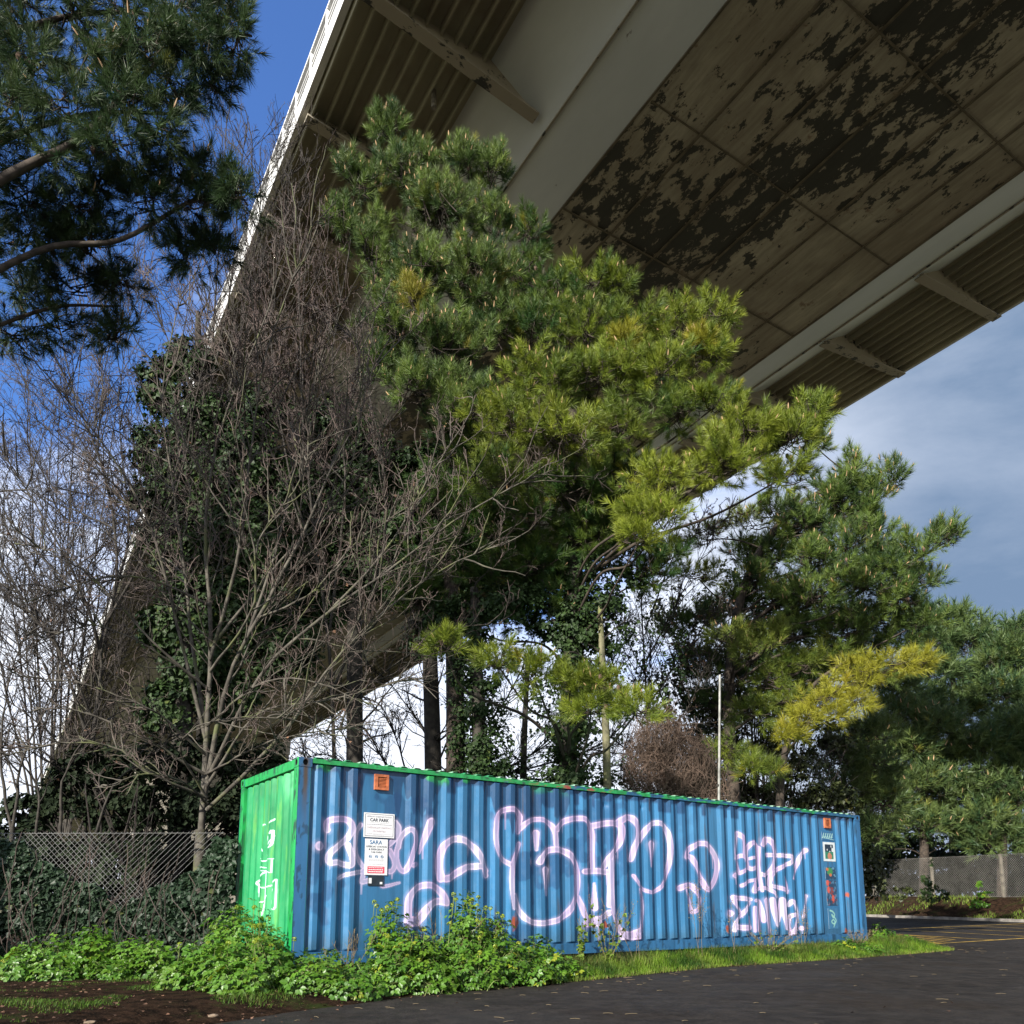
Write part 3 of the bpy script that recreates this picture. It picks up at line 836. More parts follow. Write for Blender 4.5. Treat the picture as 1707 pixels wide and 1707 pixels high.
cg, _ = stroke_cover(ex, ey, STROKES_G)
st = fbm(wf * 9, vf2 * 0.9, 13); st2 = fbm(wf * 2.0, vf2 * 1.2, 14)
ge = np.array([0.012, 0.225, 0.078]) * (0.6 + 0.75 * st[:, None])
ll = (smooth01(0.42, 0.7, st2) * smooth01(2.0, 0.3, wf))[:, None] * 0.75
ge = ge * (1 - ll) + np.array([0.10, 0.48, 0.20]) * ll
yl = (smooth01(0.60, 0.72, fbm(wf * 22, vf2 * 1.6, 15)))[:, None] * 0.4
ge = ge * (1 - yl) + np.array([0.16, 0.42, 0.06]) * yl
dg = (smooth01(0.55, 0.75, fbm(wf * 3, vf2 * 3, 16)) * smooth01(1.2, 2.2, vf2))[:, None] * 0.5
ge = ge * (1 - dg) + np.array([0.008, 0.12, 0.045]) * dg
cg = (cg * (0.8 + 0.2 * fbm(wf * 20, vf2 * 20, 18)))[:, None]
ge = ge * (1 - cg) + np.array([0.62, 0.80, 0.78]) * cg
i = np.arange(len(wf)).reshape(len(ve), len(wv))
Fe = np.stack([i[:-1, :-1], i[1:, :-1], i[1:, 1:], i[:-1, 1:]], -1).reshape(-1, 4)
s = MB(); s.add(np.stack([De.ravel(), wf, vf2], -1), Fe, 0, ge)
s.build('end_wall', M['paint_green'], cont)
# doors at the far end
s = MB()
for (w0, w1) in ((0.17, 1.212), (1.226, 2.268)):
    s.box((CL - 0.06, w0, 0.16), (CL - 0.02, w1, 2.47), 0, np.array([0.03, 0.13, 0.28]))
dr = s.build('door', M['paint'], cont)
s = MB()
for w in (0.45, 0.95, 1.5, 2.0):
    s.tubes(np.array([[CL - 0.005, w, 0.2], [CL - 0.005, w, 2.45]]), 0.017, 8)
s.build('lock_rod', M['galv'], dr)

# corner posts: blue on the long side, green on the end
def colgrid(mb, P0, Ud, Vd, nu, nv, fn):
    a_, b_ = np.meshgrid(np.linspace(0, 1, nu), np.linspace(0, 1, nv))
    Vx = np.asarray(P0) + a_.ravel()[:, None] * np.asarray(Ud) + b_.ravel()[:, None] * np.asarray(Vd)
    i_ = np.arange(nu * nv).reshape(nv, nu)
    F_ = np.stack([i_[:-1, :-1], i_[:-1, 1:], i_[1:, 1:], i_[1:, :-1]], -1).reshape(-1, 4)
    mb.add(Vx, F_, 0, fn(Vx))
def bluefn(Vx):
    n1 = fbm(Vx[:, 0] * 12 + Vx[:, 1] * 9, Vx[:, 2] * 1.3, 5)[:, None]
    c = np.array([0.028, 0.125, 0.27]) * (0.7 + 0.6 * n1)
    k1 = (smooth01(0.62, 0.66, fbm(Vx[:, 0] * 16, Vx[:, 2] * 6, 6)))[:, None] * 0.6
    c = c * (1 - k1) + np.array([0.012, 0.03, 0.05]) * k1
    d = np.abs(Vx[:, 0] - 0.095 - 0.012 * (fbm(Vx[:, 2] * 6, Vx[:, 2] * 0, 3) - 0.5))
    r_ = (smooth01(0.045, 0.012, d) * smooth01(1.55, 2.35, Vx[:, 2] + 0.3 * (fbm(Vx[:, 0] * 30, Vx[:, 2] * 2, 8) - 0.5)))[:, None]
    c = c * (1 - r_) + np.array([0.075, 0.055, 0.045]) * r_
    return c
def greenfn(Vx):
    n1 = fbm(Vx[:, 1] * 14, Vx[:, 2] * 1.5, 9)[:, None]
    c = np.array([0.012, 0.30, 0.07]) * (0.65 + 0.65 * n1)
    k1 = smooth01(0.60, 0.64, fbm(Vx[:, 1] * 22 + Vx[:, 0] * 22, Vx[:, 2] * 7, 10))[:, None] * 0.85
    return c * (1 - k1) + np.array([0.012, 0.03, 0.03]) * k1
for (u0, w0, sgnu, sgnw) in ((0, 0, 1, 1), (CL, 0, -1, 1), (0, CW, 1, -1), (CL, CW, -1, -1)):
    s = MB()
    pu, pw = 0.16, 0.165
    endf = greenfn if u0 == 0 else bluefn
    colgrid(s, (min(u0, u0 + sgnu * pu), w0 + sgnw * 0.002, 0.118), (pu, 0, 0), (0, 0, CH - 0.236), 18, 160, bluefn)
    colgrid(s, (u0 + sgnu * 0.002, min(w0, w0 + sgnw * pw), 0.118), (0, pw, 0), (0, 0, CH - 0.236), 18, 160, endf)
    colgrid(s, (u0 + sgnu * pu, min(w0, w0 + sgnw * pw), 0.118), (0, pw, 0), (0, 0, CH - 0.236), 3, 20, endf)
    colgrid(s, (min(u0, u0 + sgnu * pu), w0 + sgnw * pw, 0.118), (pu, 0, 0), (0, 0, CH - 0.236), 3, 20, endf)
    s.build('corner_post', M['paint'], cont)
    for z0 in (0.0, CH - 0.118):
        s = MB()
        lx, ly, lz = 0.178, 0.162, 0.118
        x0 = u0 - 0.004 * sgnu; y0 = w0 - 0.004 * sgnw
        x1 = x0 + sgnu * lx; y1 = y0 + sgnw * ly
        a0, a1 = min(x0, x1), max(x0, x1); b0_, b1_ = min(y0, y1), max(y0, y1)
        # faces with an oval hole on the two outer sides
        def holed(P0, Ud, Vd, depth):
            P0, Ud, Vd, depth = map(np.asarray, (P0, Ud, Vd, depth))
            m_ = 20; th = np.arange(m_) * 2 * np.pi / m_
            cx, cy = np.cos(th), np.sin(th)
            sq = np.stack([np.clip(cx * 1.42, -1, 1), np.clip(cy * 1.42, -1, 1)], 1) * 0.5 + 0.5
            ov = np.stack([cx * 0.20 + 0.5, cy * 0.34 + 0.5], 1)
            o3 = P0 + sq[:, :1] * Ud + sq[:, 1:] * Vd
            i3 = P0 + ov[:, :1] * Ud + ov[:, 1:] * Vd
            d3 = i3 + depth
            VV = np.vstack([o3, i3, d3]); q_ = np.arange(m_); nx_ = (q_ + 1) % m_
            FF = np.concatenate([np.stack([q_, nx_, nx_ + m_, q_ + m_], 1)])
            s.add(VV[:2 * m_], FF, 0, (bluefn(VV[:2 * m_]) if abs(depth[1]) > 0 else endf(VV[:2 * m_])))
            s.add(VV[m_:], FF, 1)
            s.add(np.vstack([d3, d3.mean(0)]), np.stack([q_, nx_, np.full(m_, m_)], 1), 1)
        holed((a0, y0, z0), (a1 - a0, 0, 0), (0, 0, lz), (0, sgnw * 0.04, 0))
        holed((x0, b0_, z0), (0, b1_ - b0_, 0), (0, 0, lz), (sgnu * 0.04, 0, 0))
        colgrid(s, (a0, b0_, z0 + lz), (a1 - a0, 0, 0), (0, b1_ - b0_, 0), 4, 4, bluefn)
        colgrid(s, (a0, b0_, z0), (a1 - a0, 0, 0), (0, b1_ - b0_, 0), 4, 4, bluefn)
        colgrid(s, (x1, b0_, z0), (0, b1_ - b0_, 0), (0, 0, lz), 4, 4, bluefn)
        colgrid(s, (a0, y1, z0), (a1 - a0, 0, 0), (0, 0, lz), 4, 4, bluefn)
        s.build('corner_casting', [M['paint'], M['black_hole']], cont)

# rails
def topfn(Vx):
    g1 = smooth01(0.42, 0.50, fbm(Vx[:, 0] * 3.5, Vx[:, 2] * 14 + Vx[:, 1] * 14, 30) + 0.55 * smooth01(4.5, 1.0, Vx[:, 0]) - 0.02 * Vx[:, 0] + 0.10)[:, None]
    c = np.array([0.02, 0.10, 0.20]) * (1 - g1) + np.array([0.02, 0.27, 0.075]) * g1
    n1 = fbm(Vx[:, 0] * 20, Vx[:, 2] * 20, 31)[:, None]
    c = c * (0.55 + 0.9 * n1)
    k1 = smooth01(0.64, 0.70, fbm(Vx[:, 0] * 12, Vx[:, 2] * 30, 32))[:, None] * 0.8
    c = c * (1 - k1) + np.array([0.02, 0.03, 0.035]) * k1
    k2 = (smooth01(0.58, 0.63, fbm(Vx[:, 0] * 6, Vx[:, 2] * 20, 37)) * np.exp(-((Vx[:, 0] - 4.6) / 0.9) ** 2))[:, None]
    return c * (1 - k2) + np.array([0.32, 0.06, 0.05]) * k2
for w0, w1 in ((0.0, 0.062), (CW - 0.062, CW)):
    s = MB()
    nx_ = 420
    colgrid(s, (0.178, w0 if w0 == 0 else w1, 2.53), (CL - 0.356, 0, 0), (0, 0, 0.058), nx_, 6, topfn)
    colgrid(s, (0.178, w0, 2.53), (CL - 0.356, 0, 0), (0, w1 - w0, 0), nx_, 3, topfn)
    colgrid(s, (0.178, w0, 2.588), (CL - 0.356, 0, 0), (0, w1 - w0, 0), nx_, 3, topfn)
    s.build('top_rail', M['paint'], cont)
    s = MB()
    colgrid(s, (0.178, (w0 if w0 == 0 else w1) , 0.0), (CL - 0.356, 0, 0), (0, 0, 0.155), nx_, 8, bluefn)
    colgrid(s, (0.178, w0, 0.155), (CL - 0.356, 0, 0), (0, w1 - w0, 0), nx_, 3, bluefn)
    colgrid(s, (0.178, w0, 0.0), (CL - 0.356, 0, 0), (0, w1 - w0, 0), nx_, 3, bluefn)
    s.build('bottom_rail', M['paint'], cont)
def gfn2(Vx): return greenfn(Vx)
for u0, u1 in ((0.0, 0.062), (CL - 0.062, CL)):
    s = MB()
    colgrid(s, (u0 if u0 == 0 else u1, 0.162, 2.466), (0, CW - 0.324, 0), (0, 0, 0.115), 120, 8, gfn2 if u0 == 0 else bluefn)
    colgrid(s, (u0, 0.162, 2.466), (u1 - u0, 0, 0), (0, CW - 0.324, 0), 3, 60, gfn2 if u0 == 0 else bluefn)
    colgrid(s, (u0, 0.162, 2.581), (u1 - u0, 0, 0), (0, CW - 0.324, 0), 3, 60, gfn2 if u0 == 0 else bluefn)
    s.build('end_header', M['paint'], cont)
    s = MB()
    colgrid(s, (u0 if u0 == 0 else u1, 0.162, 0.0), (0, CW - 0.324, 0), (0, 0, 0.155), 60, 8, gfn2 if u0 == 0 else bluefn)
    colgrid(s, (u0, 0.162, 0.155), (u1 - u0, 0, 0), (0, CW - 0.324, 0), 3, 60, gfn2 if u0 == 0 else bluefn)
    s.build('end_sill', M['paint'], cont)
# corrugated roof, its folds just showing above the rail
s = MB()
nrf = 58; pr = (CL - 0.4) / nrf
ru = []; rz = []
for j in range(nrf):
    b_ = 0.2 + j * pr
    ru += [b_, b_ + 0.2 * pr, b_ + 0.55 * pr, b_ + 0.75 * pr]; rz += [2.592, 2.618, 2.618, 2.592]
ru = np.array(ru); rz = np.array(rz)
Vr = []
for w in (0.012, 0.05, CW - 0.05, CW - 0.012):
    for uu, zz in zip(ru, rz): Vr.append((uu, w, zz if 0.02 < w < CW - 0.02 else zz - 0.012))
Vr = np.array(Vr); m_ = len(ru)
Fr = np.array([[r * m_ + j, r * m_ + j + 1, (r + 1) * m_ + j + 1, (r + 1) * m_ + j] for r in range(3) for j in range(m_ - 1)])
def rooffn(Vx):
    n1 = fbm(Vx[:, 0] * 3, Vx[:, 1] * 3, 40)[:, None]
    pale = smooth01(0.4, 0.6, fbm(Vx[:, 0] * 5, Vx[:, 1] * 5, 41))[:, None]
    return (np.array([0.04, 0.26, 0.12]) * (1 - pale) + np.array([0.30, 0.48, 0.36]) * pale) * (0.7 + 0.5 * n1)
s.add(Vr, Fr, 0, rooffn(Vr))
s.build('roof', M['paint'], cont)
s = MB(); s.box((0.07, 0.07, 0.10), (CL - 0.07, CW - 0.07, 0.15)); s.build('floor', M['steel_dark'], cont)

# louvred orange vents
for (u0, v0, w_, h_) in ((1.06, 2.26, 0.205, 0.21), (10.99, 2.27, 0.20, 0.20)):
    s = MB()
    s.box((u0, 0.010, v0), (u0 + w_, 0.046, v0 + 0.035)); s.box((u0, 0.010, v0 + h_ - 0.035), (u0 + w_, 0.046, v0 + h_))
    s.box((u0, 0.0095, v0 + 0.035), (u0 + 0.045, 0.046, v0 + h_ - 0.035)); s.box((u0 + w_ - 0.03, 0.0095, v0 + 0.035), (u0 + w_, 0.046, v0 + h_ - 0.035))
    vt = s.build('vent', M['orange'], cont)
    s = MB()
    s.box((u0 + 0.045, 0.038, v0 + 0.035), (u0 + w_ - 0.03, 0.044, v0 + h_ - 0.035), 1)
    nl = 7
    for j in range(nl):
        z = v0 + 0.04 + j * (h_ - 0.08) / nl
        V8 = np.array([[u0 + 0.046, 0.014, z], [u0 + w_ - 0.031, 0.014, z], [u0 + w_ - 0.031, 0.034, z + 0.020], [u0 + 0.046, 0.034, z + 0.020]])
        s.add(np.vstack([V8, V8 + [0, 0.002, 0.004]]), [[0, 1, 2, 3], [4, 7, 6, 5], [0, 4, 5, 1]], 0)
    s.build('louvre', [M['orange'], M['orange_dark']], vt)

# pasted stickers on the flat panel near the far end
def sticker(u0, v0, w_, h_, draw):
    s = MB()
    nu, nv = 46, 56
    a_, b_ = np.meshgrid(np.linspace(0, 1, nu), np.linspace(0, 1, nv))
    a_, b_ = a_.ravel(), b_.ravel()
    Vx = np.stack([u0 + a_ * w_, np.full(len(a_), 0.041), v0 + b_ * h_], -1)
    i_ = np.arange(nu * nv).reshape(nv, nu)
    F_ = np.stack([i_[:-1, :-1], i_[:-1, 1:], i_[1:, 1:], i_[1:, :-1]], -1).reshape(-1, 4)
    s.add(Vx, F_, 0, draw(a_, b_))
    # thickness
    s.box((u0, 0.0425, v0), (u0 + w_, 0.0455, v0 + h_), 0, np.array([0.3, 0.35, 0.4]))
    return s.build('sticker', M['paint'], cont)
def blend(c, m, k): m = np.asarray(m, float)[:, None]; return c * (1 - m) + np.array(k) * m
def d1(a_, b_):
    c = np.tile(np.array([0.66, 0.72, 0.74]), (len(a_), 1))
    inn = (a_ > 0.14) & (a_ < 0.84) & (b_ > 0.12) & (b_ < 0.88)
    c = blend(c, inn & (b_ < 0.5), (0.03, 0.20, 0.12))
    c = blend(c, inn & (b_ > 0.5) & (vnoise(a_ * 9, b_ * 5, 3) > 0.48), (0.015, 0.03, 0.05))
    return blend(c, np.hypot(a_ - 0.52, (b_ - 0.28)) < 0.12 + 0.08 * vnoise(a_ * 8, b_ * 8, 5), (0.50, 0.20, 0.12))
def d2(a_, b_):
    c = np.tile(np.array([0.018, 0.055, 0.11]), (len(a_), 1))
    c = blend(c, vnoise(a_ * 10, b_ * 8, 11) > 0.68, (0.10, 0.25, 0.36))
    c = blend(c, (b_ > 0.3) & (np.hypot((a_ - 0.42) * 1.1, b_ - 0.65) < 0.26 + 0.1 * vnoise(a_ * 6, b_ * 6, 8)), (0.05, 0.24, 0.08))
    for ca, cb in ((0.2, 0.82), (0.48, 0.36)): c = blend(c, np.hypot(a_ - ca, b_ - cb) < 0.13, (0.52, 0.16, 0.06))
    return c
def d3(a_, b_):
    c = np.tile(np.array([0.018, 0.055, 0.11]), (len(a_), 1))
    c = blend(c, vnoise(a_ * 11, b_ * 10, 21) > 0.62, (0.06, 0.16, 0.27))
    c = blend(c, smooth01(0.6, 0.66, fbm(a_ * 6 - b_ * 5, a_ * 2 + b_ * 9, 25)), (0.22, 0.05, 0.05))
    for ca, cb in ((0.15, 0.9), (0.2, 0.62), (0.6, 0.28)): c = blend(c, np.hypot(a_ - ca, b_ - cb) < 0.13, (0.56, 0.10, 0.07))
    return c
def d4(a_, b_):
    c = np.tile(np.array([0.045, 0.16, 0.30]), (len(a_), 1))
    q_, _ = stroke_cover(a_, b_, [([(0.2, 0.9), (0.45, 0.85), (0.65, 0.7), (0.5, 0.55), (0.35, 0.7), (0.7, 0.5), (0.75, 0.35), (0.5, 0.25), (0.3, 0.35), (0.5, 0.45), (0.65, 0.3), (0.5, 0.1)], 0.09, 0.07)])
    return blend(c, q_ * 0.8, (0.32, 0.62, 0.50))
def d5(a_, b_):
    c = np.tile(np.array([0.03, 0.125, 0.27]), (len(a_), 1))
    st_ = [([(0.05 + 0.18 * j, 0.25), (0.18 + 0.18 * j, 0.85), (0.12 + 0.18 * j, 0.45), (0.3 + 0.15 * j, 0.4)], 0.07, 0.06) for j in range(5)] + [([(0.0, 0.3), (0.5, 0.22), (1.0, 0.1)], 0.06, 0.06)]
    q_, _ = stroke_cover(a_, b_, st_)
    return blend(c, q_ * 0.8, (0.42, 0.70, 0.62))
sticker(10.90, 2.02, 0.40, 0.17, d5)
sticker(10.92, 1.60, 0.40, 0.385, d1)
sticker(10.95, 1.24, 0.34, 0.24, d2)
sticker(10.95, 0.72, 0.34, 0.50, d3)
sticker(10.96, 0.26, 0.32, 0.40, d4)

# timber sleepers it stands on
for (u0, u1, w0, w1, h0) in ((0.25, 0.5, -0.02, 2.46, 0.0), (3.9, 4.15, -0.02, 2.46, 0), (8.0, 8.25, -0.02, 2.46, 0), (11.7, 11.95, -0.02, 2.46, 0)):
    s = MB()
    zt = -0.002; zb = -0.25
    s.box((u0, w0, zb), (u1, w1, zt))
    o = s.build('timber_sleeper', M['timber'])
    o.location = tuple(CN); o.rotation_euler = (0, 0, YAW)
    tag(o, 'dark timber sleeper across the ground under the shipping container', 'sleeper', 'sleepers under the container')
s = MB(); s.box((4.75, 0.06, -0.2), (6.75, 0.20, -0.003)); s.box((4.75, 0.02, -0.2), (6.75, 0.26, -0.185)); s.box((4.75, 0.02, -0.018), (6.75, 0.055, -0.004))
o = s.build('steel_beam', M['steel_dark']); o.location = tuple(CN); o.rotation_euler = (0, 0, YAW)
tag(o, 'dark steel beam lying under the middle of the blue container', 'beam')

# ------------------------------------------------------------------ signs with lettering
def text_mesh(txt, size, x, z, y, mat, parent, name='lettering', align='CENTER', bold=0.0, sx=1.0):
    cu = bpy.data.curves.new(name, 'FONT')
    cu.body = txt; cu.size = size; cu.align_x = align; cu.resolution_u = 3; cu.offset = bold; cu.extrude = 0.0006
    tmp = bpy.data.objects.new(name + '_src', cu)
    COL.objects.link(tmp)
    bpy.context.view_layer.update()
    me = bpy.data.meshes.new_from_object(tmp.evaluated_get(bpy.context.evaluated_depsgraph_get()))
    bpy.data.objects.remove(tmp)
    me.name = name
    me.materials.clear(); me.materials.append(mat)
    o = bpy.data.objects.new(name, me); COL.objects.link(o)
    o.parent = parent; o.location = (x, y, z); o.rotation_euler = (math.pi / 2, 0, 0); o.scale = (sx, 1, 1)
    return o
def sign(name, label, u0, v0, w_, h_, y):
    P = cw(u0, y, v0)
    t = thing(name, label, 'sign', tuple(P), rot=(0, 0, YAW))
    s = MB(); s.box((0, 0, 0), (w_, 0.006, h_)); s.build('plate', M['white_plate'], t)
    return t
sg = sign('car_park_sign', 'white car park notice with a black border screwed to the blue wall', 0.925, 1.62, 0.445, 0.325, 0.030)
s = MB(); b_ = 0.016; t_ = 0.005
W_, H_ = 0.445, 0.325
for lo, hi in (((b_, -0.001, b_), (W_ - b_, 0, b_ + t_)), ((b_, -0.001, H_ - b_ - t_), (W_ - b_, 0, H_ - b_)), ((b_, -0.0012, b_ + t_), (b_ + t_, 0, H_ - b_ - t_)), ((W_ - b_ - t_, -0.0012, b_ + t_), (W_ - b_, 0, H_ - b_ - t_))): s.box(lo, hi)
s.build('border', M['ink_black'], sg)
text_mesh('LIFEBOAT & RESCUE STATION', 0.027, W_ / 2, 0.268, -0.001, M['ink_grey'], sg)
text_mesh('CAR PARK', 0.058, W_ / 2, 0.213, -0.001, M['ink_black'], sg, bold=0.0012)
for x0, x1, z, hh in ((0.09, 0.36, 0.193, 0.004), (0.04, 0.405, 0.168, 0.008), (0.05, 0.395, 0.045, 0.004), (0.14, 0.30, 0.033, 0.004)):
    s = MB(); q_ = x0
    while q_ < x1:
        l_ = 0.012 + 0.018 * random.random(); s.box((q_, -0.001, z), (min(x1, q_ + l_), 0, z + hh)); q_ += l_ + 0.005
    s.build('lettering', M['ink_grey'], sg)
text_mesh('OVERNIGHT PARKING', 0.036, W_ / 2, 0.118, -0.001, M['ink_faded'], sg)
text_mesh('PROHIBITED', 0.034, W_ / 2, 0.072, -0.001, M['ink_faded'], sg)
sg = sign('rescue_station_sign', 'tall white rescue station notice with blue heading and red panel', 0.955, 1.125, 0.325, 0.475, 0.034)
W_, H_ = 0.325, 0.475
text_mesh('SARA', 0.075, W_ / 2 - 0.01, 0.405, -0.001, M['ink_blue'], sg, bold=0.0008)
text_mesh('LIFEBOAT STATION', 0.034, W_ / 2, 0.362, -0.001, M['ink_black'], sg)
text_mesh('& EMERGENCY', 0.034, W_ / 2, 0.325, -0.001, M['ink_black'], sg)
text_mesh('CAR PARK', 0.034, W_ / 2, 0.288, -0.001, M['ink_black'], sg)
for cx in (0.075, 0.165, 0.245):
    s = MB()
    th = np.linspace(0, 2 * np.pi, 15)
    s.tubes(np.stack([cx + 0.018 * np.cos(th), th * 0 - 0.0005, 0.243 + 0.018 * np.sin(th)], 1), 0.003, 4)
    s.box((cx - 0.017, -0.001, 0.238), (cx + 0.017, 0, 0.246))
    s.build('symbol', M['ink_blue'], sg)
for z in (0.200, 0.185, 0.140):
    s = MB(); q_ = 0.05
    while q_ < 0.275:
        l_ = 0.012 + 0.018 * random.random(); s.box((q_, -0.001, z), (min(0.278, q_ + l_), 0, z + 0.004)); q_ += l_ + 0.005
    s.build('lettering', M['ink_grey'], sg)
s = MB(); s.box((0.04, -0.0012, 0.022), (0.285, 0, 0.112)); rp = s.build('red_panel', M['ink_red'], sg)
s = MB()
for z, hh in ((0.092, 0.008), (0.064, 0.012), (0.036, 0.014)):
    q_ = 0.055
    while q_ < 0.26:
        l_ = 0.016 + 0.022 * random.random(); s.box((q_, -0.0022, z), (min(0.265, q_ + l_), -0.0012, z + hh)); q_ += l_ + 0.006
s.build('white_print', M['white_plate'], rp)
# small dark plate below, peeling
P = cw(1.01, 0.036, 0.985)
s = MB(); s.box((0, 0, 0), (0.225, 0.006, 0.13), 0); s.box((0.01, -0.0012, 0.03), (0.05, 0, 0.10), 1); s.box((0.17, -0.0012, 0.02), (0.205, 0, 0.05), 1)
o = s.build('small_plate', [M['steel_dark'], M['white_plate']])
o.location = tuple(P); o.rotation_euler = (0, 0, YAW)
tag(o, 'small dark blue plate with white marks below the rescue station notice', 'plate')

# ------------------------------------------------------------------ vegetation builders
def frames(D, roll):
    """rotation matrices whose z column is D, with a random roll"""
    D = norm(D)
    ref = np.where(np.abs(D[:, 2:3]) < 0.9, np.array([0, 0, 1.0]), np.array([1.0, 0, 0]))
    X = norm(np.cross(ref, D)); Y = np.cross(D, X)
    c, s_ = np.cos(roll)[:, None], np.sin(roll)[:, None]
    return np.stack([X * c + Y * s_, -X * s_ + Y * c, D], -1)

def tuft_template(n, L, l, w, r, droop=0.0):
    """one pine shoot: n needles (thin triangles) round a short axis along +z"""
    z0 = L * r.random(n) ** 0.8
    ang = np.radians(72 - 52 * (z0 / L) + r.normal(0, 9, n))
    ph = r.random(n) * 2 * np.pi
    d = np.stack([np.sin(ang) * np.cos(ph), np.sin(ang) * np.sin(ph), np.cos(ang)], 1)
    base = np.stack([0 * z0, 0 * z0, z0], 1)
    ll = l * (0.75 + 0.4 * r.random(n))[:, None]
    side = norm(np.cross(d, r.normal(0, 1, (n, 3)))) * w / 2
    tip = base + d * ll
    tip[:, 2] -= droop * ll[:, 0]
    V = np.stack([base - side, base + side, tip], 1)
    return V.reshape(-1, 3)

def to_ground(P, R):
    """carry a trunk polyline down to the soil"""
    P = np.asarray(P, float); R = np.asarray(R, float)
    g_ = float(terr(P[0, 0], P[0, 1])) - 0.12
    if P[0, 2] <= g_ + 0.15: return P, R
    q_ = P[0].copy(); q_[2] = g_
    return np.vstack([q_, P]), np.r_[R[0] * 1.3, R]

